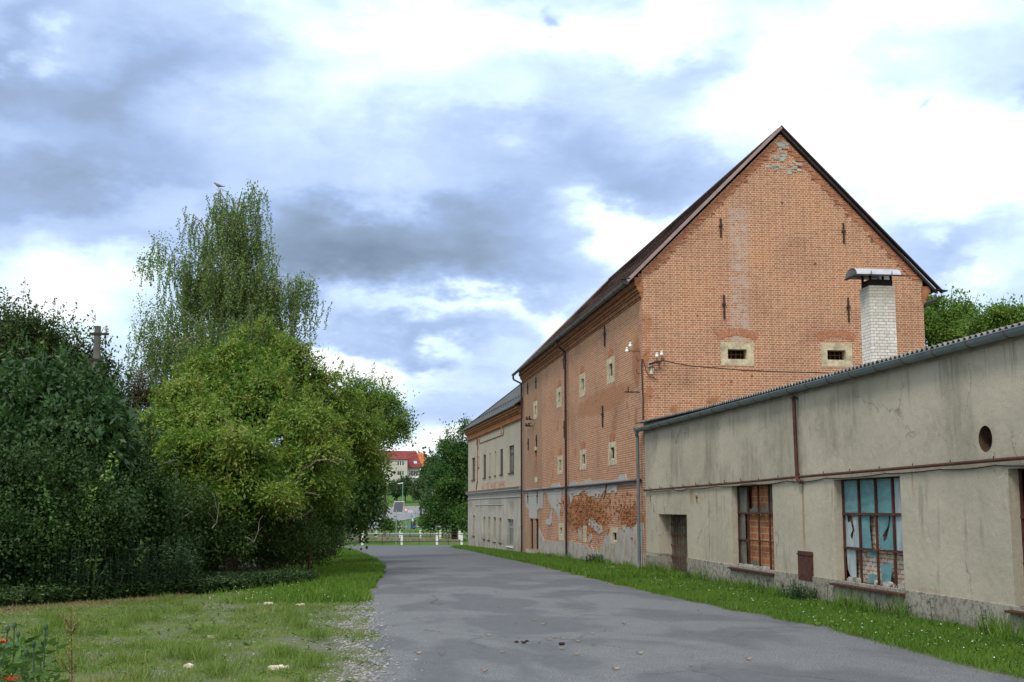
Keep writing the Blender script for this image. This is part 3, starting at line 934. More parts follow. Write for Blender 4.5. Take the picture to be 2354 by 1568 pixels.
# crumbling bricks standing out of the damaged zones
mb = MB(); mo = MB()
for k in range(900):
    zone = random.random()
    if zone < .62: cy, cz = random.gauss(50.5, 2.3), random.gauss(1.65, .42)
    elif zone < .8: cy, cz = random.gauss(42.5, 1.2), random.gauss(1.6, .25)
    else: cy, cz = random.uniform(41, 60), random.gauss(2.1, .25)
    if not (41 < cy < 57.5 and .5 < cz < 2.6): continue
    if any(o[0] - .1 < cy < o[1] + .1 and o[2] - .1 < cz < o[3] + .1 for o, i in SIDE + [(nicho[:4], 0)]): continue
    cz = round(cz / .079) * .079 + .04
    d = random.uniform(.005, .05)
    (mb if random.random() < .6 else mo).obox(F1(cy, cz, 0), (0, random.uniform(.05, .13), random.uniform(-.008, .008)), (d, 0, 0), (random.uniform(-.01, .01), 0, random.uniform(.022, .032)))
mb.build('crumbling_bricks', M['brick_orange'], granary)
mo.build('crumbling_bricks', M['brick_loose'], granary)

# corbelled cornice along the eaves, stepping outwards
mb = MB()
for k, (za, zb, dd) in enumerate(((9.05, 9.12, .03), (9.12, 9.26, .07), (9.26, 9.34, .12), (9.34, 9.48, .17), (9.48, 9.60, .24))):
    Fbox(mb, F1, 40.1 - .004 * k - .002, YE + .004 * k, za, zb, -.05, dd)
mb.box(XF - .24, XF + .02, 40.085, YE, 9.6, 9.78); mb.box(XF - .12, XF + .02, 40.084, YE, 9.78, 9.9)
mb.build('cornice', M['brick_loose'], granary)
mb = MB()
for k, (za, zb, dd) in enumerate(((9.05, 9.12, .04), (9.12, 9.26, .10), (9.26, 9.34, .16), (9.34, 9.48, .22), (9.48, 9.7, .28))):
    mb.box(XR - .05, XR + dd, 40.1 - .004 * k - .002, YE, za, zb)
mb.build('cornice', M['brick_loose'], granary)
# uneven tumbled bricks under both verges of the gable
mb = MB(); md = MB()
for side in (-1, 1):
    ex = XF - .05 if side < 0 else XR + .05
    n = 74
    for k in range(n):
        t = (k + .5) / n
        x = ex + (APX - ex) * t; z = 9.93 + (APZ - .02 - 9.93) * t
        L = random.uniform(.10, .19)
        tilt = -side * random.uniform(.02, .12)
        cx = x - side * (L + .02)
        if t > .93: continue
        mb.obox(F2(cx, z - .05, .0), (L, 0, tilt * L), (0, random.uniform(.008, .035), 0), (0, 0, random.uniform(.024, .031)))
        if random.random() < .45:
            gx = cx - side * (L + random.uniform(.02, .08))
            md.obox(F2(gx, z - .05 + random.uniform(-.05, .05), .002), (random.uniform(.02, .07), 0, 0), (0, .003, 0), (0, 0, random.uniform(.012, .05)))
mb.build('verge_bricks', M['brick_arch'], granary)
md.build('verge_cracks', M['brick_dark'], granary)
mb = MB()
for k in range(34):
    z = random.uniform(13.6, 14.75); w = (APZ - z) * .55
    x = APX + random.uniform(-w, w) + .1
    mb.obox(F2(x, z, 0), (random.uniform(.05, .14), 0, random.uniform(-.02, .02)), (0, random.uniform(.01, .03), 0), (0, 0, random.uniform(.02, .045)))
mb.build('mortar_patch', M['cement'], granary)
# iron wall ties
def tie(F, s, z0, z1, r=.028):
    mb = MB()
    Fbox(mb, F, s - r, s + r, z0, z1, .006, .05)
    zm = z0 + (z1 - z0) * .6
    Fbox(mb, F, s - r * 2.2, s + r * 2.2, zm - .035, zm + .035, -.02, .068)
    return mb.build('wall_tie', M['iron'], granary)
for (s, a, b) in ((12.59, 11.25, 11.92), (17.05, 11.17, 11.9), (12.64, 8.38, 9.23), (17.12, 8.38, 9.23)):
    tie(F2, s, a, b)
for (s, a, b) in ((55.42, 8.35, 9.06), (46.74, 5.09, 5.92), (55.41, 5.15, 5.95), (67.17, 8.25, 8.9), (64.1, 8.28, 8.9), (67, 5.14, 5.76), (63.95, 5.17, 5.8), (67.14, 2.2, 2.8), (63.7, 2.19, 2.83), (46.2, 8.2, 9.0)):
    tie(F1, s, a, b, .06)

# roof: thick slabs, tiles, flashings
def slab(mb, a, b, c, d, th):
    """quad abcd with thickness th downwards along its normal"""
    a, b, c, d = map(Vector, (a, b, c, d))
    n = (b - a).cross(d - a).normalized()
    if n.z < 0: n = -n
    mb.v += [tuple(p) for p in (a, b, c, d)] + [tuple(p - n * th) for p in (a, b, c, d)]
    k = len(mb.v) - 8
    mb.f += [tuple(k + i for i in q) for q in ((0, 1, 2, 3), (7, 6, 5, 4), (0, 4, 5, 1), (1, 5, 6, 2), (2, 6, 7, 3), (3, 7, 4, 0))]
RY0, RY1 = 39.98, 68.9
EX, EZ = 9.30, 9.66
RZ = APZ + .16
mb = MB()
rows = 34
for k in range(rows):      # stepped courses of plain tiles
    t0, t1 = k / rows, (k + 1) / rows + .012
    x0, z0_ = EX + (APX - EX) * t0, EZ + (RZ - EZ) * t0
    x1, z1_ = EX + (APX - EX) * min(1, t1), EZ + (RZ - EZ) * min(1, t1)
    segs = 12
    for q in range(segs):
        ya = RY0 + .1 + (RY1 - RY0 - .1) * q / segs; yb = RY0 + .1 + (RY1 - RY0 - .1) * (q + 1) / segs
        s0 = mnoise.noise(Vector((q * .7, k * .3, 0))) * .02; s1 = mnoise.noise(Vector(((q + 1) * .7, k * .3, 0))) * .02
        slab(mb, (x0, ya, z0_ + .025 + s0), (x0, yb, z0_ + .025 + s1), (x1, yb, z1_ + s1), (x1, ya, z1_ + s0), .02)
slab(mb, (20.4, RY0 + .1, 9.55), (20.4, RY1, 9.55), (APX, RY1, RZ), (APX, RY0 + .1, RZ), .06)
roof = mb.build('roof', M['tiles'], granary)
mb = MB()     # ridge tiles
for k in range(60):
    y = RY0 + .1 + (RY1 - RY0 - .1) * k / 60
    mb.tube([(APX, y, RZ - .02), (APX, y + .5, RZ + .0)], [.10, .09], 8)
mb.build('ridge_tiles', M['tiles'], roof)
for (ya, yb) in ((RY0 - .06, RY0 + .14), (RY1 - .1, RY1 + .12)):     # light sheet on the left verge, at both ends
    mb = MB()
    slab(mb, (EX - .12, ya, EZ - .02), (EX - .12, yb, EZ - .02), (APX, yb, RZ + .10), (APX, ya, RZ + .10), .10)
    mb.build('verge_flashing', M['flash'], roof)
mb = MB()
slab(mb, (20.62, RY0 - .06, 9.50), (20.62, RY0 + .14, 9.50), (APX + .02, RY0 + .14, RZ + .12), (APX + .02, RY0 - .06, RZ + .12), .05)
slab(mb, (20.4, RY0 - .02, 9.51), (20.4, RY0 + .1, 9.51), (APX, RY0 + .1, RZ + .04), (APX, RY0 - .02, RZ + .04), .08)
slab(mb, (XR + .02, 40.0, 9.0), (XR + .02, YE, 9.0), (20.6, YE, 9.38), (20.6, 40.0, 9.38), .05)
slab(mb, (9.0, 39.92, 9.70), (9.0, 40.12, 9.70), (9.32, 40.12, 9.72), (9.32, 39.92, 9.72), .04)
slab(mb, (20.3, 39.92, 9.60), (20.3, 40.12, 9.60), (20.75, 40.12, 9.56), (20.75, 39.92, 9.56), .04)
mb.build('verge_board', M['flash_dark'], roof)
# gutters
def gutter(name, x, y0, y1, z, r, mat, parent, brk=None, brkmat=None, slope=0.0, seg=10):
    mb = MB(); n = 2
    for (rr) in (r, r * .88):
        k0 = len(mb.v)
        for y in (y0, y1):
            for k in range(seg + 1):
                t = math.pi * k / seg
                mb.v.append((x + rr * math.cos(t), y, z - rr * math.sin(t) + slope * (y - y0)))
        for k in range(seg):
            mb.f.append((k0 + k, k0 + k + 1, k0 + seg + 2 + k, k0 + seg + 1 + k))
    mb.tube([(x - r, y0, z + .004), (x - r, y1, z + .004 + slope * (y1 - y0))], r * .14, 6)
    for y in (y0, y1):
        zz = z + slope * (y - y0)
        mb.quad(*[(x + r * math.cos(math.pi * k / seg), y, zz - r * math.sin(math.pi * k / seg)) for k in range(seg + 1)])
    o = mb.build(name, mat, parent, smooth=False)
    if brk:
        y = y0 + .3
        while y < y1:
            mb = MB()
            zz = z + slope * (y - y0)
            pts = [(x - (r + .006) * math.cos(math.pi * k / 8) * -1, y, zz - (r + .006) * math.sin(math.pi * k / 8)) for k in range(9)]
            mb.tube(pts + [(x - r - .012, y, zz + .02)], .009, 5)
            mb.tube([(x + r, y, zz), (x + r + .12, y, zz + .07)], .009, 5)
            y += brk
            mb.build('gutter_bracket', brkmat, o)
    return o
gutter('gutter', 9.22, 40.0, 69.6, 9.60, .085, M['zinc_dark'], granary, 1.6, M['iron'])
# brown downpipes with swan necks
def downpipe(parent, y, ztop, x=9.62, mat='pipe_brown', zb=None, xg=9.22, r=.055, yg=None):
    yg = y if yg is None else yg
    zb = zg(9.6, y) + .12 if zb is None else zb
    mb = MB()
    mb.tube([(xg, yg, ztop), (xg, yg, ztop - .14), (xg + .04, yg, ztop - .22), (x - .04, y, ztop - .48), (x, y, ztop - .58), (x, y, zb + .1), (x - .02, y, zb + .03), (x - .14, y - .02, zb - .02)], r, 10)
    for z in (ztop - .9, ztop - 3.2, 2.9, .9):
        if z > zb: mb.tube([(x, y, z - .025), (x, y, z + .025)], r * 1.25, 10)
    return mb.build('downpipe', M[mat], parent, smooth=True)
downpipe(granary, 68.9, 9.52, yg=69.5)
downpipe(granary, 54.45, 9.52)
mb = MB()
for y in (68.9, 54.45): mb.obox((9.555, y - .005, .88), (.004, 0, 0), (0, .05, 0), (0, 0, .09))
mb.build('pipe_tag', M['galv'], granary)
# conduit along the string line with sagging cable
mb = MB()
mb.tube([(9.68, 40.4, 2.89), (9.68, 48, 2.88), (9.68, 60, 2.90), (9.68, 68.9, 2.91)], .042, 8)
mb.build('conduit', M['pipe_brown'], granary)
mb = MB()
y = 40.6
while y < 66:
    w = random.uniform(2.0, 4.5); s = random.uniform(.04, .16)
    mb.tube([(9.66, y + w * k / 8, 2.85 - s * math.sin(math.pi * k / 8)) for k in range(9)], .010, 5)
    y += w
mb.tube([(9.70, 46.0, 2.86), (9.70, 46.2, 2.6), (9.70, 46.4, 2.35)], .02, 5)
mb.build('sagging_cable', M['cable'], granary)
# corner cable going down and the one over to the annex
mb = MB()
mb.tube([(9.72, 40.06, 6.95), (9.70, 40.05, 6.6), (9.73, 40.04, 5.6), (9.72, 40.06, 4.8)], .022, 6)
mb.tube([(9.75, 40.02, 6.95), (9.82, 40.02, 6.6), (9.95, 40.03, 6.38), (10.1, 40.05, 6.3), (10.25, 40.05, 6.27)], .012, 5)
pts = [(10.4, 39.9, 6.90), (10.9, 39.8, 6.78), (11.35, 39.6, 6.68), (12.1, 39.2, 6.58), (12.93, 38.8, 6.47), (13.6, 38.5, 6.42), (14.23, 38.1, 6.36), (14.9, 37.6, 6.30), (15.3, 37.3, 6.24), (15.9, 36.8, 5.9), (16.1, 36.6, 5.3)]
mb.tube(pts, .018, 6)
mb.build('cable', M['cable'], granary)
def insulator(mb, p, r=.055):
    mb.lathe([(0.001, .17), (r * .62, .165), (r * .72, .14), (r * .5, .115), (r * .6, .10), (r, .05), (r * 1.05, .02), (r * .5, .01), (r * .3, -.02), (0.001, -.02)], p, 10)
br = MB(); ins = MB()
br.obox((10.15, 39.95, 6.83), (.23, -.02, .055), (0, .012, 0), (0, 0, .035))
br.tube([(10.3, 40.1, 6.88), (10.28, 39.93, 6.6)], .012, 5)
br.tube([(10.05, 39.93, 6.8), (10.05, 39.93, 6.5)], .010, 5)
for (x, z) in ((10.2, 6.84), (10.37, 6.90)):
    br.tube([(x, 39.93, z), (x, 39.93, z + .16)], .010, 5)
    insulator(ins, (x, 39.93, z + .17))
b1 = br.build('insulator_bracket', M['iron'], granary); ins.build('insulator', M['porcelain'], b1, smooth=True)
mb = MB(); mb.obox((10.0, 40.06, 6.78), (.07, 0, .02), (0, .05, 0), (0, 0, .07)); mb.obox((10.05, 40.07, 6.55), (.05, 0, .0), (0, .03, 0), (.02, 0, .10)); mb.build('mortar_lump', M['stone_white'], granary)
br = MB(); ins = MB()
br.tube([(9.78, 40.5, 7.28), (9.30, 40.5, 7.28)], .014, 5)
for x, z in ((9.30, 7.26), (9.42, 7.44)):
    br.tube([(9.45, 40.5, 7.28), (x, 40.5, 7.30)], .01, 5); insulator(ins, (x, 40.5, z - .02), .06)
b1 = br.build('insulator_bracket', M['iron'], granary); ins.build('insulator', M['porcelain'], b1, smooth=True)
br = MB()
br.tube([(9.78, 40.6, 5.88), (9.22, 40.6, 5.88)], .022, 6); br.tube([(9.35, 40.6, 5.88), (9.35, 40.6, 6.05)], .02, 6)
for z in (6.95, 6.5):
    br.tube([(9.74, 40.25, z), (9.6, 40.25, z - .02), (9.56, 40.25, z + .05), (9.58, 40.25, z + .13)], .010, 5)
for k, (y, z) in enumerate(((66.0, 6.75), (65.0, 6.7), (66.2, 6.4), (65.2, 6.35))):
    br.tube([(9.75, y, z), (9.5, y, z)], .02, 5); insulator(br, (9.5, y, z), .07)
br.tube([(9.6, 67.5, 6.5), (9.6, 64.8, 6.5)], .02, 5)
br.build('old_bracket', M['iron'], granary)

# ---------------------------------------------------------------- stucco house beyond
HA = R(1.9)
HL = 24.4
def F3(s, z, d=0):
    return (XF - s * math.sin(HA) - d * math.cos(HA), YE + .02 + s * math.cos(HA) - d * math.sin(HA), z)
house = empty('stucco_house', F3(0, -.7), 'two storey stuccoed house with grey slate roof and brick cornice joining the granary', 'building')
UW = [(3.06, 4.94, 4.07, 5.70), (7.31, 8.51, 4.08, 5.67), (10.22, 10.74, 4.08, 5.65), (12.61, 13.17, 4.07, 5.64), (14.86, 16.11, 4.06, 5.64), (18.24, 18.72, 4.88, 5.65), (20.46, 22.31, 4.03, 5.66)]
LW = [(3.3, 5.59, -.33, 1.29), (7.93, 8.83, -.2, 1.33), (10.29, 11.26, -.22, 1.35), (12.87, 13.64, -.16, 1.36), (15.13, 16.01, -.15, 1.35), (20.5, 21.5, -.07, 1.42)]
mb = MB()
BIG = (0, 1, 4, 6, 7)
WD = {0: .12, 1: .085, 4: .085, 6: .13, 7: .15}
hs = [w + (WD.get(k, .15),) for k, w in enumerate(UW + LW)]
wall_holes(mb, F3, 0, HL, -1.9, 7.05, hs)
b0, b1_ = F3(HL, 0), F3(HL, 0, -10)
mb.quad(F3(HL, -1.9), F3(HL, -1.9, -10), F3(HL, 7.05, -10), F3(HL, 7.05))
mb.quad(F3(0, -1.9, -10), F3(HL, -1.9, -10), F3(HL, 7.05, -10), F3(0, 7.05, -10))
mb.build('wall', M['stucco_house'], house)
for k, w in enumerate(UW + LW):
    big = k in (0, 1, 4, 6, 7)
    dep = -(WD.get(k, .15) - .004)
    mb = MB(); plate(mb, F3, w[0] - .01, w[1] + .01, w[2] - .01, w[3] + .01, dep)
    wn = mb.build('window', M['dirty_glass'] if big else M['reveal'], house)
    if big:
        mb = MB()
        for s in (w[0] + .04, (w[0] + w[1]) / 2, w[1] - .04): Fbox(mb, F3, s - .035, s + .035, w[2], w[3], dep + .004, dep + .03)
        for z in (w[2] + .04, w[3] - .04, w[2] + (w[3] - w[2]) * .7): Fbox(mb, F3, w[0], w[1], z - .03, z + .03, dep + .004, dep + .026)
        mb.build('window_frame', M['galv'] if k in (7,) else M['iron'], wn)
    mb = MB(); Fbox(mb, F3, w[0] - .06, w[1] + .06, w[2] - .07, w[2] - .01, -.1, .07)
    mb.build('sill', M['rust'] if k != 7 else M['stone_white'], wn)
# mid cornice
mb = MB()
for (za, zb, d) in ((2.90, 3.00, .06), (3.0, 3.13, .18), (3.13, 3.17, .24)):
    Fbox(mb, F3, .12, HL + d, za, zb, -.02, d)
mb.build('mid_cornice', M['cement'], house)
mb = MB(); slab(mb, F3(.12, 3.22, -.0), F3(HL + .25, 3.22, -.0), F3(HL + .25, 3.172, .27), F3(.12, 3.172, .27), .004); mb.build('cornice_cover', M['brick_loose'], house)
mb = MB(); Fbox(mb, F3, .12, HL, 2.60, 2.66, .0, .05); Fbox(mb, F3, 7.2, 20.4, 2.15, 2.2, -.0, .035); mb.build('string_band', M['cement'], house)
# brick main cornice
mb = MB()
for (za, zb, d) in ((7.0, 7.08, .05), (7.08, 7.16, .12), (7.16, 7.42, .08), (7.42, 7.52, .16), (7.52, 7.66, .26), (7.66, 7.74, .36), (7.74, 7.84, .30)):
    Fbox(mb, F3, .15, HL + d, za, zb, -.1, d)
mb.build('cornice', M['brick_orange'], house)
mb = MB()
mb.tube([F3(0.3, 7.86, .42), F3(HL + .5, 7.86, .42)], .07, 8)
mb.build('gutter', M['zinc_dark'], house)
# hipped slate roof
mb = MB()
E0, E1 = F3(-.1, 7.9, .46), F3(HL + .5, 7.9, .46)
E2, E3 = F3(HL + .5, 7.9, -10.4), F3(-.1, 7.9, -10.4)
R0, R1 = F3(-.1, 12.35, -4.97), F3(HL - 5.0, 12.35, -4.97)
slab(mb, E0, E1, R1, R0, .06)
mb.quad(E1, E2, R1); mb.quad(E3, E2, R1, R0)
rf = mb.build('roof', M['slate'], house)
mb = MB()
for k in range(24):
    s = 1 + k * 1.0
    if s > HL - 1: break
    p = F3(s, 8.45, .46 - .6)
    mb.tube([(p[0], p[1], p[2] - .03), (p[0] - .03, p[1], p[2] + .10)], .018, 5)
mb.tube([F3(1, 8.52, -.12), F3(HL - 2, 8.52, -.12)], .014, 5)
mb.tube([E1, R1], .07, 6)
mb.build('snow_guard', M['iron'], rf)
mb = MB()   # cable duct frames on the upper wall
mb.tube([F3(18.0, 6.9, .03), F3(18.0, 6.55, .03), F3(6.9, 6.55, .03), F3(6.9, 6.9, .03)], .03, 5)
mb.tube([F3(18.9, 6.9, .03), F3(18.9, 3.9, .03), F3(19.6, 3.3, .03)], .045, 5)
for s, z in ((18.8, 6.75), (18.7, 6.5), (7.1, 6.95), (7.2, 6.6)):
    insulator(mb, F3(s, z, .12), .07)
mb.build('conduit', M['brick_loose'], house)

# ---------------------------------------------------------------- annex with corrugated roof
annex = empty('annex_building', (XF, 20, 0), 'low grey stuccoed annex with corrugated roof in front of the brick gable', 'building')
F4 = FX(XF - .03)
AZ = 4.33
AY0, AY1 = 5.0, 39.87
DOOR = (34.85, 38.18, -.15, 1.76, .42)
W1 = (27.48, 30.59, .50, 2.51, .20)
W2 = (20.78, 23.83, .50, 2.52, .21)
W3 = (13.9, 17.15, .50, 2.53, .21)
HATCH = (25.07, 25.86, .42, 1.03, .04)
ZP = .52
mb = MB()
cyv = 17.75
wall_holes(mb, F4, AY0, AY1, ZP, AZ + .2, [(DOOR[0], DOOR[1], ZP, DOOR[3], .5), W1[:2] + (ZP,) + W1[3:], W2[:2] + (ZP,) + W2[3:], W3[:2] + (ZP,) + W3[3:], (cyv - .26, cyv + .26, 3.01 - .26, 3.01 + .26, .0)])
# side and rear
mb.quad((XF - .03, AY1, ZP), (XF + 9, AY1, ZP), (XF + 9, AY1, AZ + 1.3), (XF - .03, AY1, AZ + .2))
mb.quad((XF - .03, AY0, -.3), (XF + 9, AY0, -.3), (XF + 9, AY0, AZ + 1.3), (XF - .03, AY0, AZ + .2))
mb.quad((XF + 9, AY0, -.3), (XF + 9, AY1, -.3), (XF + 9, AY1, AZ + 1.3), (XF + 9, AY0, AZ + 1.3))
awall = mb.build('wall', M['stucco'], annex)
# round vent with depth: square hole refilled round a circle
cy, cz, rr = 17.75, 3.01, .205
N_ = 32
mb = MB()
for k in range(N_):
    def pr(t, r_):
        c_, s_ = math.cos(t), math.sin(t)
        if r_: return (cy + rr * c_, cz + rr * s_)
        m_ = .26 / max(abs(c_), abs(s_)); return (cy + m_ * c_, cz + m_ * s_)
    t0, t1 = 2 * math.pi * k / N_, 2 * math.pi * (k + 1) / N_
    a, b, c, d = pr(t0, 0), pr(t1, 0), pr(t1, 1), pr(t0, 1)
    mb.quad(F4(*a), F4(*b), F4(*c), F4(*d))
vent = mb.build('round_vent', M['stucco'], annex)
mb = MB()
for k in range(N_):
    c, d = pr(2 * math.pi * (k + 1) / N_, 1), pr(2 * math.pi * k / N_, 1)
    mb.quad(F4(*d), F4(*c), F4(c[0], c[1], -.42), F4(d[0], d[1], -.42))
plate(mb, F4, cy - .25, cy + .25, cz - .25, cz + .25, -.415)
for k in range(26):
    a = random.uniform(0, 6.28); q = random.uniform(0, .19)
    mb.obox((XF + .39, cy + q * math.cos(a), cz + q * math.sin(a)), (random.uniform(.01, .04), 0, 0), (0, .035, .005), (0, 0, .016))
mb.build('bricked_opening', M['brick_shaded'], vent)
# plinth, 3 cm proud below the sills
mb = MB()
F5 = FX(XF - .06)
pieces = [(AY0, DOOR[0])]
wall_holes(mb, F5, AY0, DOOR[0], -.5, ZP, [])
wall_holes(mb, F5, DOOR[1], AY1, -.5, ZP - .1, [])
mb.quad(F5(AY0, ZP), F5(DOOR[0], ZP), F4(DOOR[0], ZP + .01), F4(AY0, ZP + .01))
mb.quad(F5(DOOR[1], ZP - .1), F5(AY1, ZP - .1), F4(AY1, ZP + .01), F4(DOOR[1], ZP + .01))
mb.quad(F5(DOOR[0], -.5), F5(DOOR[0], ZP), (XF + .5, DOOR[0], ZP), (XF + .5, DOOR[0], -.5))
mb.quad(F5(DOOR[1], -.5), F5(DOOR[1], ZP), (XF + .5, DOOR[1], ZP), (XF + .5, DOOR[1], -.5))
mb.build('plinth', M['plinth'], annex)
# windows
def pane_cells(w, cols, rows):
    ys = [w[0] + (w[1] - w[0]) * c for c in cols]; zs = [w[2] + (w[3] - w[2]) * r for r in rows]
    return ys, zs
def steel_window(w, infill, cols=(0, .09, .40, .705, 1.0), rows=(0, .315, .65, 1.0)):
    # columns counted from the near (right-hand) jamb
    dep = -w[4]
    mb = MB()
    plate(mb, F4, w[0] - .05, w[1] + .05, w[2] - .05, w[3] + .05, dep - .10)
    win = mb.build('window', infill, annex)
    ys, zs = pane_cells(w, cols, rows)
    mb = MB()
    for k, y in enumerate(ys):
        h = .017 if 0 < k < len(ys) - 1 else .024
        Fbox(mb, F4, y - h, y + h, w[2], w[3], dep, dep + .045)
    for k, z in enumerate(zs):
        h = .021 if k == 2 else .014
        Fbox(mb, F4, w[0], w[1], z - h, z + h, dep + .004, dep + .052)
    mb.build('steel_frame', M['rust'], win)
    mb = MB()
    slab(mb, (XF - .16, w[0] - .08, w[2] - .045), (XF - .16, w[1] + .08, w[2] - .045), (XF + w[4] + .1, w[1] + .08, w[2] + .01), (XF + w[4] + .1, w[0] - .08, w[2] + .01), .035)
    mb.build('sill', M['rust'], win)
    return win, ys, zs, dep
win1, ys, zs, dep = steel_window(W1, M['hollow'], cols=(0, .238, .489, .743, 1.0), rows=(0, .325, .66, 1.0))
def shard(mb, pts, dep, th=.006):
    mb.poly(pts, F4, dep, dep + th)
mb = MB()     # leftover panes of window 1: far column and torn top edges
def jag(a, b, z0, z1, n=6, amp=.08, up=True):
    """pane with a jagged broken edge between y a..b"""
    pts = [(a, z0), (b, z0)] if up else [(a, z1), (b, z1)]
    zz = z1 if up else z0
    for k in range(n + 1):
        t = k / n
        pts.append((b + (a - b) * t, zz + (random.uniform(-amp, 0) if up else random.uniform(0, amp))))
    return pts
g = M['grey_glass']
shard(mb, jag(ys[3] + .03, ys[4] - .03, zs[2] + .02, zs[3] - .02, amp=.03), dep - .01)
shard(mb, jag(ys[3] + .35, ys[4] - .03, zs[1] + .02, zs[2] - .02, amp=.04), dep - .01)
shard(mb, jag(ys[3] + .3, ys[4] - .03, zs[0] + .02, zs[1] - .02, amp=.04), dep - .01)
for a, b in ((0, 1), (1, 2), (2, 3)):
    shard(mb, jag(ys[a] + .03, ys[b] - .03, zs[2] + .02, zs[2] + .22, n=5, amp=.18), dep - .01)
shard(mb, jag(ys[0] + .02, ys[1] - .02, zs[2] + .1, zs[3] - .02, amp=.05, up=False), dep - .012)
shard(mb, jag(ys[2] + .3, ys[3] - .03, zs[0] + .02, zs[0] + .2, n=5, amp=.15), dep - .01)
mb.build('broken_pane', M['dirty_glass'], win1)
mb = MB()
for k in range(26):
    y = random.uniform(W1[0] + .05, W1[1] - .05)
    mb.obox((XF + .16, y, W1[2] + .02), (random.uniform(.02, .06), 0, 0), (0, random.uniform(.02, .09), random.uniform(-.02, .02)), (0, 0, random.uniform(.01, .035)))
mb.build('rubble', M['cement'], win1)

win2, ys, zs, dep = steel_window(W2, M['white_brick'], cols=(0, .24, .485, .741, 1.0), rows=(0, .325, .66, 1.0))
tp = MB(); gp = MB()
def cell(c, r, m=.025):
    return (ys[c] + m, ys[c + 1] - m, zs[r] + m, zs[r + 1] - m)
def rect(a, b, c, d): return [(a, c), (b, c), (b, d), (a, d)]
for c in (1, 2, 3): shard(tp, rect(*cell(c, 2)), dep - .01)
shard(gp, rect(*cell(0, 2)), dep - .01); shard(gp, rect(*cell(0, 1)), dep - .01)
a, b, c, d = cell(3, 1)     # far pane with a hole
shard(gp, [(a, c), (b, c), (b, d), (b - .1, d), (b - .12, d - .15), (b - .25, d - .12), (b - .33, d - .3), (b - .22, c + .22), (b - .3, c + .12), (b - .4, c + .3), (b - .45, d - .32), (b - .35, d - .05), (a, d)], dep - .01)
a, b, c, d = cell(2, 1)
shard(tp, [(b - .42, c), (b, c), (b, d), (b - .38, d), (b - .36, c + .4)], dep - .01)
a, b, c, d = cell(1, 1)     # pane with a leaf-shaped break
shard(tp, [(a, c), (b, c), (b, d), (a + .22, d), (a + .3, d - .2), (a + .55, c + .25), (a + .5, c + .14), (a + .36, c + .2), (a + .2, d - .15), (a + .16, d), (a, d)], dep - .01)
a, b, c, d = cell(3, 0)
shard(gp, [(a + .3, c + .05), (b - .15, c + .08), (b - .05, c + .2), (b, d), (a + .28, d)], dep - .01)
a, b, c, d = cell(2, 0)
shard(tp, [(a, d), (b - .15, d), (a + .35, d - .12), (a + .1, d - .1)], dep - .01)
shard(tp, [(b - .35, c), (b - .2, c), (b - .22, c + .16), (b - .5, c + .18), (b - .6, c + .02)], dep - .01)
a, b, c, d = cell(1, 0)
shard(tp, [(a + .3, c + .02), (b - .1, c + .02), (b, c + .35), (a + .25, c + .42), (a + .2, c + .3)], dep - .01)
tp.build('painted_pane', M['teal_glass'], win2); gp.build('dusty_pane', M['grey_glass'], win2)
mb = MB()
for k in range(22):
    y = random.choice((random.gauss(23.3, .15), random.gauss(21.6, .2), random.uniform(W2[0] + .05, W2[1] - .05)))
    if not W2[0] < y < W2[1]: continue
    mb.obox((XF + .15, y, W2[2] + .03), (random.uniform(.02, .05), 0, 0), (0, random.uniform(.02, .07), random.uniform(-.03, .03)), (0, random.uniform(-.02, .02), random.uniform(.01, .06)))
mb.build('rubble', M['cement'], win2)
win3, ys, zs, dep = steel_window(W3, M['dim'])
# raised render band round the windows
for w in (W1, W2, W3):
    mb = MB()
    ring(mb, F4, (w[0] - .015, w[1] + .28, w[2] - .02, w[3] + .045), (w[0], w[1] , w[2], w[3]), .006, -.003)
# doorway with grille
mb = MB()
plate(mb, F4, DOOR[0] - .02, DOOR[1] + .02, DOOR[2], DOOR[3] + .02, -.495)
door = mb.build('door', M['dim'], annex)
mb = MB()
for k in range(11):
    y = DOOR[0] + .12 + (DOOR[1] - DOOR[0] - .2) * k / 10
    Fbox(mb, F4, y - .015, y + .015, DOOR[2], DOOR[3], -.42, -.405)
for z in (.12, .45, .80, 1.13, 1.46):
    Fbox(mb, F4, DOOR[0], DOOR[1], z - .018, z + .018, -.404, -.39)
mb.build('grille', M['rust_bar'], door)
mb = MB()
for k in range(12):
    y = DOOR[0] + (DOOR[1] - DOOR[0]) * (k + .5) / 12
    Fbox(mb, F4, y - .11, y + .11, -.1, 1.7, -.49, -.475)
mb.build('door_panel', M['dirty_glass'], door)
mb = MB()
Fbox(mb, F4, DOOR[0], DOOR[1], -.14, -.03, -.49, .06)
mb.build('threshold', M['brick_dark'], door)
# steel hatch
mb = MB(); Fbox(mb, F4, HATCH[0], HATCH[1], HATCH[2], HATCH[3], -.01, .045); Fbox(mb, F4, HATCH[0] - .02, HATCH[1] + .02, HATCH[2] + .53, HATCH[2] + .56, 0, .06)
mb.build('hatch', M['rust'], annex)
# knocked holes
mb = MB()
for (cy, cz) in ((39.2, 2.2), (33.75, 2.22), (38.7, 1.95)):
    for k in range(16):
        mb.obox((XF - .034, cy + random.gauss(0, .05), cz + random.gauss(0, .07)), (.006, 0, 0), (0, random.uniform(.02, .05), 0), (0, .01, random.uniform(.015, .04)))
mb.build('chipped_render', M['stone'], annex)
mb = MB()
for (cy, cz) in ((39.15, 2.25), (33.72, 2.26)):
    for k in range(5):
        mb.obox((XF - .042, cy + random.gauss(0, .03), cz + random.gauss(0, .05)), (.004, 0, 0), (0, .025, 0), (0, .0, .03))
mb.build('chipped_render', M['brick_dark'], annex)
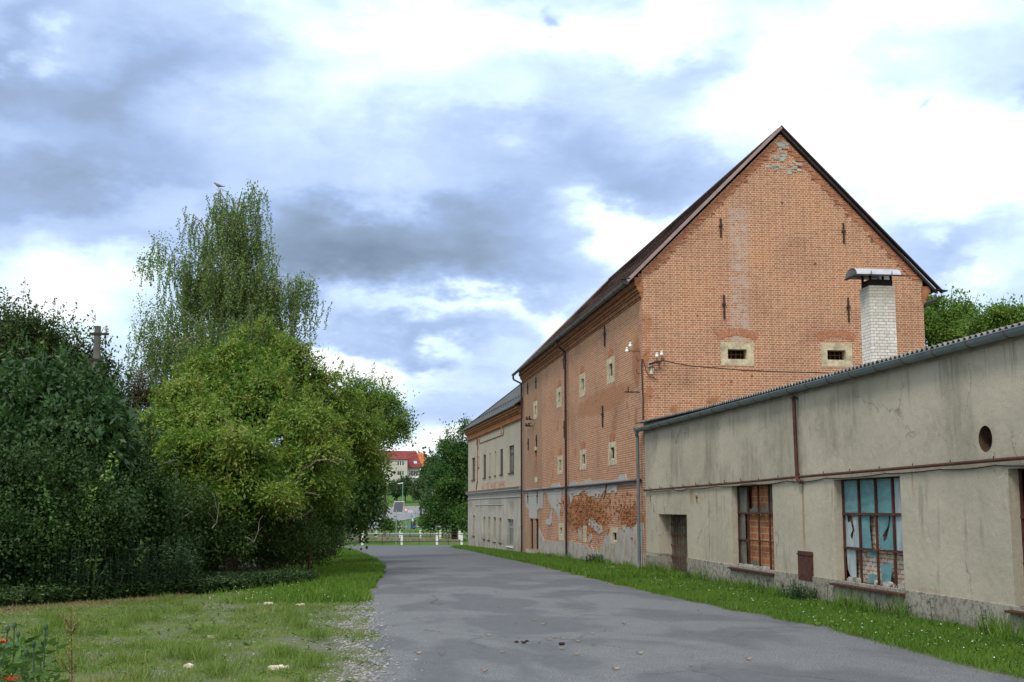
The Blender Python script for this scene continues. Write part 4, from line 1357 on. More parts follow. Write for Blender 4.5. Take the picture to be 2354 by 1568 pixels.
# pipes on the wall
mb = MB()
mb.tube([(XF - .10, 39.6, 2.53), (XF - .10, 30, 2.58), (XF - .10, 25.66, 2.62), (XF - .10, 16.7, 2.67), (XF - .10, 6, 2.70)], .028, 8)
mb.lathe([(.001, -.03), (.06, -.03), (.06, .03), (.001, .03)], (XF - .10, 39.62, 2.53), 8)
y = 39
while y > 7:
    mb.tube([(XF, y, 2.58 + (39 - y) * .004), (XF - .11, y, 2.58 + (39 - y) * .004), (XF - .11, y, 2.64 + (39 - y) * .004)], .010, 5)
    y -= 1.35
cond = mb.build('conduit', M['rust'], annex)
mb = MB()
y = 39.3
while y > 8:
    w = random.uniform(1.5, 3.2); s = random.uniform(.01, .05)
    zz = 2.48 + (39 - y) * .005
    mb.tube([(XF - .06, y - w * k / 6, zz + .0085 * w * k / 6 - s * math.sin(math.pi * k / 6)) for k in range(7)], .009, 5)
    y -= w
mb.build('cable', M['cable'], cond)
mb = MB()
mb.tube([(XF - .12, 25.68, 4.34), (XF - .12, 25.62, 2.62), (XF - .12, 25.58, 2.56), (XF - .12, 25.40, 2.50)], .042, 10)
mb.lathe([(.001, .07), (.10, .0), (.001, -.005)], (XF - .12, 25.68, 4.34), 10)
mb.build('vent_pipe', M['rust'], annex, smooth=False)
# grey downpipe at the corner
mb = MB()
mb.lathe([(.12, .02), (.11, -.06), (.06, -.2), (.055, -.22)], (XF - .22, 40.22, 4.62), 12)
mb.tube([(XF - .22, 40.22, 4.42), (XF - .18, 40.25, 4.3), (XF - .17, 40.28, .2), (XF - .17, 40.28, -.1)], .055, 12)
for z in (3.7, 2.5, 1.2, .5): mb.tube([(XF - .17, 40.27, z - .02), (XF - .17, 40.27, z + .02)], .064, 12)
mb.build('downpipe', M['zinc'], annex, smooth=True)
# zinc gutter with rusty brackets and corrugated roof
gutter('gutter', XF - .20, AY0, 40.3, 4.50, .095, M['zinc'], annex, 1.13, M['rust_bar'], slope=.0022)
def corrugated():
    mb = MB()
    wl = .177; per = 10
    n = int((40.0 - AY0) / wl * per)
    x0, x1 = XF - .30, XF + 9.2
    prev = None
    for th in (0, -.012):
        k0 = len(mb.v)
        for k in range(n + 1):
            y = AY0 + k * wl / per
            a = .030 * math.cos(2 * math.pi * k / per)
            sheet = int((y - AY0) / 1.06)
            jit = mnoise.noise(Vector((sheet * 3.1, 0, 0))) * .03
            for j, x in enumerate((x0 + jit, x0 + 1.8, x0 + 1.82, x1)):
                z = 4.545 + .0055 * (y - 16) + max(0, y - 32) * .012 + a + th + (x - x0) * .115 + (.014 if j < 2 else 0)
                mb.v.append((x, y, z))
        for k in range(n):
            for j in range(3):
                a = k0 + k * 4 + j
                mb.f.append((a, a + 1, a + 5, a + 4))
    h = (len(mb.v)) // 2
    for k in range(n):
        mb.f.append((k * 4, (k + 1) * 4, h + (k + 1) * 4, h + k * 4))
    return mb.build('corrugated_roof', M['fibre'], annex)
corrugated()
mb = MB()
mb.v = [(XF - .05, AY0, 4.4), (XF - .05, 39.9, 4.4), (XF - .05, 39.9, 4.76), (XF - .05, 32, 4.62), (XF - .05, AY0, 4.47)]; mb.f = [(0, 1, 2, 3, 4)]
mb.build('wall_plate', M['reveal'], annex)
# near-black upright sheet: the unlit hollow interior put in as colour
mb = MB(); mb.quad((XF + .8, AY0 + .1, -.2), (XF + .8, AY1 - .1, -.2), (XF + .8, AY1 - .1, 4.5), (XF + .8, AY0 + .1, 4.5)); mb.build('dark_interior_sheet', M['dark'], annex)

# chimney on the annex
chim = empty('chimney', (13.3, 29.3, 5.2), 'white painted brick chimney with arched sheet metal cap in front of the brick gable', 'chimney')
mb = MB()
mb.box(12.97, 13.64, 29.0, 29.6, 4.9, 7.55)
mb.build('stack', M['brick_pale'], chim)
mb = MB()
mb.box(13.0, 13.61, 29.04, 29.56, 7.55, 7.72)
for x, y in ((13.0, 29.04), (13.55, 29.04), (13.0, 29.5), (13.55, 29.5)):
    mb.box(x, x + .05, y, y + .05, 7.72, 7.90)
mb.build('flue_top', M['dark'], chim)
def sheet_metal():
    m, t = newmat('sheet_metal', .28, .5, .85)
    n = t.noise(t.pos, 3, 4)
    t.put(t.b.inputs['Base Color'], t.ramp(n, [(.3, (.45, .46, .50)), (.7, (.62, .63, .68))]))
    return m
M['sheet'] = sheet_metal()
mb = MB()
for (r, off) in ((.34, 0), (.325, 0)):
    k0 = len(mb.v)
    for k in range(15):
        t = math.pi * k / 14
        for x in (12.62, 13.80):
            mb.v.append((x, 29.3 - (r + .03) * math.cos(t), 7.83 + r * .60 * math.sin(t)))
    for k in range(14):
        mb.f.append((k0 + 2 * k, k0 + 2 * k + 1, k0 + 2 * k + 3, k0 + 2 * k + 2))
mb.build('cap', M['sheet'], chim)
mb = MB()
mb.box(12.66, 13.9, 28.92, 28.95, 7.795, 7.83); mb.box(12.58, 12.66, 28.93, 29.65, 7.79, 7.82)
for x in (13.0, 13.55): mb.tube([(x, 28.90, 7.80), (x, 28.92, 7.92)], .008, 5)
mb.build('cap_flange', M['iron'], chim)

# ---------------------------------------------------------------- vegetation
def leaves_mesh(name, P, D, Nn, L, Wd, tint):
    """rhombic leaves: P base, D direction, Nn side vector"""
    n = len(P)
    D = D / np.linalg.norm(D, axis=1, keepdims=True)
    S = np.cross(D, Nn); S /= (np.linalg.norm(S, axis=1, keepdims=True) + 1e-9)
    L = np.broadcast_to(L, n)[:, None]; Wd = np.broadcast_to(Wd, n)[:, None]
    v = np.empty((n, 4, 3))
    v[:, 0] = P
    v[:, 1] = P + D * L * .45 + S * Wd * .5
    v[:, 2] = P + D * L
    v[:, 3] = P + D * L * .45 - S * Wd * .5
    me = bpy.data.meshes.new(name)
    me.vertices.add(n * 4); me.loops.add(n * 4); me.polygons.add(n)
    me.vertices.foreach_set('co', v.reshape(-1).astype(np.float32))
    me.loops.foreach_set('vertex_index', np.arange(n * 4, dtype=np.int32))
    me.polygons.foreach_set('loop_start', np.arange(0, n * 4, 4, dtype=np.int32))
    me.polygons.foreach_set('loop_total', np.full(n, 4, dtype=np.int32))
    a = me.attributes.new('tint', 'FLOAT', 'FACE')
    a.data.foreach_set('value', np.clip(tint, 0, 1).astype(np.float32))
    me.update()
    return me
def rnd_dirs(n):
    v = rng.normal(size=(n, 3)); return v / np.linalg.norm(v, axis=1, keepdims=True)
def lobes_clusters(lobes, n, zmin=None, inner=.35, bump=.16):
    w = np.array([(l[3] * l[4] + l[4] * l[5] + l[3] * l[5]) for l in lobes]); w /= w.sum()
    idx = rng.choice(len(lobes), n, p=w)
    Lb = np.array(lobes)[idx]
    d = rnd_dirs(n)
    # lumpy radius
    lump = np.array([mnoise.noise(Vector((a[0] * 2.3 + i * 7.1, a[1] * 2.3, a[2] * 2.3))) for a, i in zip(d, idx)])
    r = (1 - inner * rng.random(n) ** 2.2) * (1 + bump * 2 * lump)
    c = Lb[:, :3] + d * Lb[:, 3:6] * r[:, None]
    if zmin is not None:
        k = c[:, 2] > zmin
        c, d = c[k], d[k]
    return c, d
def crown_pads(lobes, n, per, pr, sag, zmin, inner, bump, droop, thick):
    C, Dd = lobes_clusters(lobes, n, zmin, inner, bump)
    n = len(C)
    up = Dd * .55 + np.array([0, 0, .85]) + rng.normal(size=(n, 3)) * .12
    up /= np.linalg.norm(up, axis=1, keepdims=True)
    t1 = np.cross(up, rnd_dirs(n)); t1 /= np.linalg.norm(t1, axis=1, keepdims=True)
    t2 = np.cross(up, t1)
    R_ = pr * rng.uniform(.55, 1.25, n)
    r = np.sqrt(rng.random((n, per))) * (1 + .15 * rng.normal(size=(n, per)))
    a = rng.random((n, per)) * 2 * np.pi
    tang = t1[:, None, :] * np.cos(a)[..., None] + t2[:, None, :] * np.sin(a)[..., None]
    P = C[:, None, :] + tang * (r * R_[:, None])[..., None] - up[:, None, :] * (sag * R_[:, None] * r ** 2)[..., None] + rng.normal(size=(n, per, 3)) * thick
    D = tang * .8 + rng.normal(size=(n, per, 3)) * .55; D[..., 2] -= droop
    Nn = up[:, None, :] + rng.normal(size=(n, per, 3)) * .45
    tint = (rng.random(n) * .5)[:, None] + rng.random((n, per)) * .5
    return P.reshape(-1, 3), D.reshape(-1, 3), Nn.reshape(-1, 3), tint.reshape(-1)
def sublobes(lobes, k, f, seed=1):
    rd = np.random.default_rng(seed)
    out = []
    for l in lobes:
        for _ in range(k):
            d = rd.normal(size=3); d[2] = d[2] * .8 + .25; d /= np.linalg.norm(d)
            g = f * rd.uniform(.65, 1.3)
            q = rd.uniform(.42, .76)
            out.append((l[0] + d[0] * l[3] * q, l[1] + d[1] * l[4] * q, l[2] + d[2] * l[5] * q, l[3] * g, l[4] * g, l[5] * g * .72))
    return out
def crown(name, lobes, n, per, cr, L, Wd, mat, parent, zmin=None, droop=.3, inner=.35, bump=.16, flat=.55, out=.6, shoots=0, shoot_len=.8, up=.5, pads=None, sub=(9, .40)):
    whole = lobes
    if sub: lobes = sublobes(lobes, sub[0], sub[1], len(lobes) * 7 + n)
    C, Dd = lobes_clusters(lobes, n, zmin, inner, bump)
    n = len(C)
    P = np.repeat(C, per, axis=0)
    O = np.repeat(Dd, per, axis=0)
    g = rng.normal(size=P.shape); g[:, 2] *= flat
    P = P + g * cr
    D = rnd_dirs(len(P)) + O * out
    D[:, 2] -= droop
    Nn = rnd_dirs(len(P)) * .8; Nn[:, 2] += up
    ct = rng.random(n)
    tint = np.repeat(ct, per) * .45 + rng.random(len(P)) * .55
    Lr = L * rng.uniform(.65, 1.25, len(P)); Wr = Wd * rng.uniform(.7, 1.2, len(P))
    if pads:
        pn, pp, pr, sag = pads
        Pq, Dq, Nq, tq = crown_pads(lobes, pn, pp, pr, sag, zmin, .22, bump, droop * .6, pr * .09)
        k = len(Pq)
        # sparse leaves round the limbs, tint kept low: inner shade put into their colour
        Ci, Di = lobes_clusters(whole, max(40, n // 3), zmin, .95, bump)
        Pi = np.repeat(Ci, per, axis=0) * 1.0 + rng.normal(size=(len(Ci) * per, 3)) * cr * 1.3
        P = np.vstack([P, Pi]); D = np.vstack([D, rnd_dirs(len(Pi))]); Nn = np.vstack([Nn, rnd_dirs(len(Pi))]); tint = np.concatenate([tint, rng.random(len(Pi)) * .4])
        Lr = np.concatenate([Lr, L * rng.uniform(.8, 1.4, len(Pi))]); Wr = np.concatenate([Wr, Wd * rng.uniform(1, 1.6, len(Pi))])
        P = np.vstack([P, Pq]); D = np.vstack([D, Dq]); Nn = np.vstack([Nn, Nq]); tint = np.concatenate([tint * .5, tq])
        Lr = np.concatenate([Lr, L * rng.uniform(.65, 1.2, k)]); Wr = np.concatenate([Wr, Wd * rng.uniform(.7, 1.2, k)])
    if shoots:
        Cs, Ds = lobes_clusters(lobes, shoots, zmin, .02, bump)
        ns = 40
        ln = shoot_len * rng.uniform(.4, 1.3, len(Cs))
        Ds = Ds * .7; Ds[:, 2] += .75
        Ds /= np.linalg.norm(Ds, axis=1, keepdims=True)
        t = np.tile(np.linspace(.0, 1, ns), len(Cs))[:, None]
        Ps = np.repeat(Cs, ns, axis=0) + np.repeat(Ds * ln[:, None], ns, axis=0) * t + rng.normal(size=(len(Cs) * ns, 3)) * (.11 * (1.1 - t))
        Dn = rnd_dirs(len(Ps)) * .8 + np.repeat(Ds, ns, axis=0) * .6
        Nq = rnd_dirs(len(Ps)); Nq[:, 2] += .4
        P = np.vstack([P, Ps]); D = np.vstack([D, Dn]); Nn = np.vstack([Nn, Nq])
        tint = np.concatenate([tint, rng.random(len(Ps)) * .6 + .3])
        Lr = np.concatenate([Lr, L * rng.uniform(.6, 1.1, len(Ps))]); Wr = np.concatenate([Wr, Wd * rng.uniform(.6, 1.1, len(Ps))])
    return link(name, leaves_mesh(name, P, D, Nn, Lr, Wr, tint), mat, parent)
def limbs(mb, base, lobes, r0, seed=1, nb=2):
    rd = random.Random(seed)
    base = Vector(base)
    top = Vector((sum(l[0] for l in lobes) / len(lobes), sum(l[1] for l in lobes) / len(lobes), max(l[2] for l in lobes)))
    fork = base.lerp(top, .38)
    mb.tube([base, base.lerp(fork, .4) + Vector((rd.uniform(-.1, .1), 0, 0)), fork], [r0, r0 * .78, r0 * .65], 10)
    for l in lobes:
        for k in range(nb):
            c = Vector(l[:3]) + Vector((rd.uniform(-.5, .5) * l[3], rd.uniform(-.5, .5) * l[4], rd.uniform(.0, .8) * l[5]))
            mid = fork.lerp(c, .5) + Vector((rd.uniform(-.3, .3), rd.uniform(-.3, .3), rd.uniform(-.1, .4)))
            s = base.lerp(fork, rd.uniform(.6, 1))
            mb.tube([s, s.lerp(mid, .5), mid, c], [r0 * .5, r0 * .38, r0 * .25, r0 * .08], 6)
            for q in range(3):
                e = c + Vector((rd.uniform(-1, 1) * l[3] * .6, rd.uniform(-1, 1) * l[4] * .6, rd.uniform(-.2, .7) * l[5]))
                mb.tube([mid, mid.lerp(e, .5) + Vector((0, 0, .1)), e], [r0 * .18, r0 * .12, r0 * .04], 5)
def tree(name, label, cat, base, lobes, n, per, cr, L, Wd, mat, r0=.15, bark='bark', group=None, seed=1, nb=2, **kw):
    t = empty(name, base, label, cat, group)
    mb = MB(); limbs(mb, base, lobes, r0, seed, nb)
    mb.build('trunk', M[bark], t, smooth=True)
    crown('crown', lobes, n, per, cr, L, Wd, mat, t, **kw)
    return t
def lob(u, v, Y, ru, rv, ry=None):
    """lobe centred where picture point (u, v) meets depth Y; radii given in picture units"""
    p = at(u, v, Y); k = Y / 2800
    return (p.x, p.y, p.z, ru * k, (ry if ry else ru * k * .9), rv * k)

ML = {}
ML['elder'] = leaf_mat('leaf_elder', (.065, .150, .020), (.255, .335, .060), (.30, .24, .09), .17, .28)
ML['elder_dark'] = leaf_mat('leaf_elder_dark', (.03, .07, .018), (.07, .12, .025), None, 0, .2)
ML['birch'] = leaf_mat('leaf_birch', (.065, .135, .035), (.20, .29, .09), (.30, .31, .15), .1, .35)
ML['hornbeam'] = leaf_mat('leaf_hornbeam', (.018, .045, .010), (.085, .115, .022), None, 0, .15)
ML['cherry'] = leaf_mat('leaf_cherry', (.022, .062, .018), (.065, .13, .040), (.14, .18, .06), .04, .2, .4)
ML['shrub'] = leaf_mat('leaf_shrub', (.018, .048, .010), (.055, .105, .024), (.11, .19, .035), .08, .15)
ML['nettle'] = leaf_mat('leaf_nettle', (.03, .075, .03), (.06, .125, .045), None, 0, .2)
ML['ash'] = leaf_mat('leaf_ash', (.08, .17, .025), (.26, .36, .08), None, 0, .35)
ML['maple'] = leaf_mat('leaf_maple', (.03, .08, .016), (.09, .17, .035), (.13, .2, .04), .05, .2)
ML['pear'] = leaf_mat('leaf_pear', (.03, .085, .018), (.10, .19, .04), (.12, .17, .04), .06, .15)
ML['plum'] = leaf_mat('leaf_plum', (.045, .045, .022), (.085, .06, .035), (.08, .11, .03), .3, .15)
ML['far'] = leaf_mat('leaf_far', (.03, .07, .025), (.08, .13, .045), None, 0, .15)
ML['chestnut'] = leaf_mat('leaf_chestnut', (.07, .155, .022), (.20, .29, .05), (.22, .22, .05), .12, .3)
ML['grass'] = leaf_mat('leaf_grass', (.055, .14, .016), (.15, .25, .035), (.28, .26, .10), .05, .25)
ML['grass_dry'] = leaf_mat('leaf_grass_dry', (.08, .155, .022), (.18, .255, .06), (.32, .26, .13), .25, .25)
ML['straw'] = leaf_mat('leaf_straw', (.16, .13, .07), (.30, .24, .13), None, 0, .1)

# hornbeam at the far left
def g0(x, y): return (x, y, zg(x, y) - .05)
tree('hornbeam_tree', 'dark spiky tree at the left edge rising behind the concrete pole', 'tree', g0(-11.3, 46),
     [lob(20, 860, 46, 130, 125), lob(140, 880, 46.5, 90, 100), lob(205, 900, 47, 45, 75), lob(80, 980, 45, 150, 110), lob(-60, 830, 47, 110, 120), lob(235, 990, 47, 45, 70), lob(-40, 770, 47, 55, 50), lob(50, 765, 46.5, 45, 45)],
     900, 60, .30, .13, .07, ML['hornbeam'], .28, seed=3, shoots=560, shoot_len=1.3, pads=(420, 130, .6, .4), flat=.5, droop=-.1)
# cherry
tree('cherry_tree', 'cherry tree with large drooping dark leaves in front of the concrete pole', 'tree', g0(-7.4, 31.5),
     [lob(100, 920, 31, 120, 75), lob(200, 960, 30.5, 80, 80), lob(40, 990, 30.5, 110, 90), lob(150, 1030, 30, 120, 90), lob(240, 1030, 31, 60, 90), lob(100, 870, 31.5, 60, 40), lob(205, 905, 31, 45, 45)],
     420, 26, .2, .20, .075, ML['cherry'], .14, bump=.3, pads=(260, 60, .42, .7), seed=5, droop=1.1, flat=.9, up=.1, shoots=170, shoot_len=.75)
# dark shrubs of the hedge
SH = [((-8.3, 27.6), [lob(20, 1150, 27.5, 130, 110), lob(-40, 1270, 27, 120, 110), lob(60, 1280, 26.8, 90, 90)]),
      ((-6.5, 28.6), [lob(150, 1140, 28.5, 110, 100), lob(200, 1220, 28, 110, 110), lob(120, 1290, 27.5, 100, 80)]),
      ((-5.6, 30.8), [lob(260, 1110, 31, 80, 90), lob(300, 1190, 30.5, 90, 110), lob(340, 1270, 30.5, 90, 70)])]
lb = ['dark leafy shrub at the left edge below the cherry tree', 'dark dense shrub between the cherry tree and the nettles', 'dark shrub left of the peeling rusty post']
for k, ((x, y), lo) in enumerate(SH):
    tree('shrub', lb[k], 'shrub', g0(x, y), lo, 380, 56, .17, .085, .05, ML['shrub'], .05, bump=.35, pads=(200, 90, .36, .6), seed=20 + k, zmin=.02, group='dark shrubs of the hedge', shoots=150, shoot_len=.6)
for k, (u, v, Yk, ru, rv, l_) in enumerate(((-30, 1180, 34, 130, 120, 'dark bush behind the shrub at the left edge'), (120, 1180, 36, 120, 120, 'dark bush behind the cherry tree trunk'), (-260, 1120, 33, 170, 170, 'large dark bush continuing the hedge beyond the left picture edge'), (250, 1150, 38, 100, 130, 'dark bush behind the plum tree foot'), (330, 1080, 42, 80, 120, 'dark bush filling the gap left of the elder tree'), (480, 1200, 44, 120, 90, 'dark bush hidden behind the elder trunk'), (650, 1200, 47, 110, 80, 'dark bush behind the elder near the road'))):
    q = at(u, v, Yk)
    tree('background_bush', l_, 'shrub', g0(q.x, Yk), [lob(u, v, Yk, ru, rv), lob(u - ru * .4, v + rv * .7, Yk, ru * .9, rv * .7), lob(u + ru * .4, v + rv * .7, Yk, ru * .8, rv * .7)],
         420, 50, .3, .13, .08, ML['shrub'], .06, seed=60 + k, zmin=-.1, group='bushes filling the hedge', inner=.5)
# the elder: broad yellow-green dome
EL = [lob(590, 775, 40.5, 58, 50), lob(545, 835, 39.5, 75, 55), lob(650, 835, 40, 70, 60), lob(470, 850, 40, 50, 45), lob(600, 900, 38.5, 110, 70), lob(715, 890, 40.5, 70, 60), lob(440, 920, 38.5, 80, 60), lob(520, 960, 37.5, 100, 70),
      lob(670, 970, 37.5, 105, 75), lob(790, 960, 41.5, 75, 75), lob(390, 1000, 37, 70, 60), lob(350, 1050, 37, 45, 50), lob(460, 1050, 35.8, 95, 70), lob(580, 1050, 35.3, 110, 80), lob(720, 1060, 37, 95, 80), lob(826, 1040, 42, 52, 72),
      lob(410, 1110, 35.5, 60, 40), lob(510, 1125, 35, 75, 50), lob(620, 1140, 34.8, 90, 55), lob(730, 1130, 38, 70, 60)]
tree('elder_tree', 'broad yellow-green elder tree forming a dome in the middle of the hedge', 'tree', g0(-3.6, 39),
     EL, 900, 36, .22, .145, .050, ML['elder'], .2, seed=8, nb=2, bump=.25, inner=.8, shoots=420, shoot_len=.6, flat=.42, pads=(950, 108, .42, .6), sub=(8, .46))
# lighter sprigs pushing out of the dark hedge
sp = [(60, 1330), (100, 1290), (150, 1215), (205, 1180), (262, 1240), (310, 1300), (180, 1340), (30, 1220), (330, 1200), (240, 1100), (120, 1160), (15, 1120)]
for k, (u, v) in enumerate(sp):
    q = at(u, v, 26.4 + random.uniform(0, 1.2) + max(0, u - 200) * .012)
    host = bpy.data.objects['shrub'] if u < 110 else (bpy.data.objects['shrub.001'] if u < 230 else bpy.data.objects['shrub.002'])
    P_ = np.array([tuple(q)]) + np.cumsum(np.tile(np.array([[random.uniform(-.012, .012), -.006, .013]]), (40, 1)), axis=0) + rng.normal(size=(40, 3)) * .06
    link('sprig', leaves_mesh('sprig', P_, rnd_dirs(40) + np.array([0, 0, .1]), rnd_dirs(40) + np.array([0, -.5, .8]), .11 * rng.uniform(.7, 1.2, 40), .05, rng.random(40)), ML['ash'] if k % 3 == 0 else ML['maple'], host)
# dead pale branches sticking out of the elder
def z7(x, y, Y): return at((400 + x / 2.354) * .61302, (1650 + y / 2.354) * .61302, Y)
et = bpy.data.objects['elder_tree']
for br_pts, Yb in (([(430, 545), (490, 500), (545, 430), (575, 350), (640, 300)], 32.6), ([(370, 560), (400, 505), (440, 540)], 32.4), ([(1235, 45), (1285, 80), (1312, 135)], 34.2), ([(1700, 280), (1780, 235), (1860, 180), (1960, 172), (2045, 212)], 35.6),
                   ([(1240, 860), (1300, 900), (1340, 800), (1345, 720)], 33.0), ([(260, 755), (330, 770), (400, 800)], 30.6), ([(930, 780), (970, 730), (985, 640), (960, 560)], 32.6), ([(1560, 700), (1680, 690), (1760, 655)], 35), ([(240, 300), (340, 265), (470, 215), (620, 175)], 33.4),
                   ([(1690, 470), (1790, 465), (1880, 490)], 35.4), ([(480, 800), (470, 700), (455, 620), (400, 590)], 30.6), ([(560, 720), (650, 690), (760, 640)], 32.6), ([(1640, 380), (1700, 330), (1690, 250)], 35.4)):
    mb = MB(); p_ = [z7(a, b, Yb + random.uniform(-.1, .1)) for a, b in br_pts]
    mb.tube(p_, [.016 - .010 * i / (len(p_) - 1) for i in range(len(p_))], 5)
    for q in p_[1:]:
        mb.tube([q, q + Vector((random.uniform(-.3, .3), random.uniform(-.2, .1), random.uniform(.05, .3)))], .005, 4)
    mb.build('dead_branch', M['dead'], et)
# understorey
US = [((-4.2, 35.5), [lob(400, 1190, 34, 90, 100), lob(480, 1250, 34.5, 110, 80)], 'dark undergrowth bush behind the peeling rusty post'),
      ((-2.6, 37.5), [lob(580, 1210, 36.5, 110, 90), lob(650, 1250, 36.5, 100, 70)], 'dark undergrowth bush under the middle of the elder tree'),
      ((-1.6, 42), [lob(720, 1180, 41, 70, 90), lob(755, 1240, 45, 40, 50), lob(700, 1265, 39, 60, 50)], 'dark undergrowth bush beside the plain rusty post')]
for (x, y), lo, l_ in US:
    tree('undergrowth_bush', l_, 'shrub', g0(x, y), lo, 330, 52, .2, .085, .045, ML['elder_dark'], .05, seed=int(x * 10), zmin=-.15, group='bushes under the elder', shoots=60, shoot_len=.5)
# bushes along the road behind the elder
tree('maple_tree', 'dark green maple with low hanging branches between elder tree and road', 'tree', g0(-1.3, 54),
     [lob(790, 1090, 52, 75, 90), lob(826, 1110, 54, 48, 75), lob(770, 1180, 50, 55, 60), lob(822, 1180, 53, 46, 45), lob(730, 1100, 48, 60, 80)],
     420, 40, .26, .16, .10, ML['maple'], .14, seed=12, zmin=-.3, droop=.6, pads=(200, 110, .5, .6))
tree('ash_tree', 'light green ash tree reaching out over the road', 'tree', g0(-.9, 63),
     [lob(830, 910, 63, 50, 42), lob(875, 930, 64, 48, 45), lob(910, 975, 64, 34, 32), lob(850, 980, 63, 65, 60), lob(790, 1010, 62, 50, 70), lob(845, 1040, 63, 36, 34), lob(800, 940, 61, 30, 34)],
     260, 30, .30, .17, .065, ML['ash'], .2, seed=14, bump=.3, shoots=130, shoot_len=.9, flat=.5, pads=(190, 130, .62, .5))
tree('walnut_tree', 'dark low tree beyond the crossroad overhanging the white railing posts', 'tree', g0(1.0, 119),
     [lob(840, 1130, 118, 45, 60), lob(800, 1160, 117, 50, 55), lob(855, 1165, 118, 32, 42), lob(890, 1208, 118, 20, 12), lob(780, 1200, 117, 30, 24)],
     420, 40, .5, .26, .16, ML['maple'], .22, seed=15, bump=.2, zmin=-.2)
tree('plum_tree', 'small reddish leaved plum tree under the left side of the birch', 'tree', g0(-8.5, 51),
     [lob(330, 900, 50, 45, 48), lob(300, 950, 49.5, 40, 55), lob(365, 930, 50, 50, 50), lob(310, 1010, 50, 45, 70)],
     300, 48, .24, .09, .05, ML['plum'], .1, seed=17, shoots=60, shoot_len=.6)

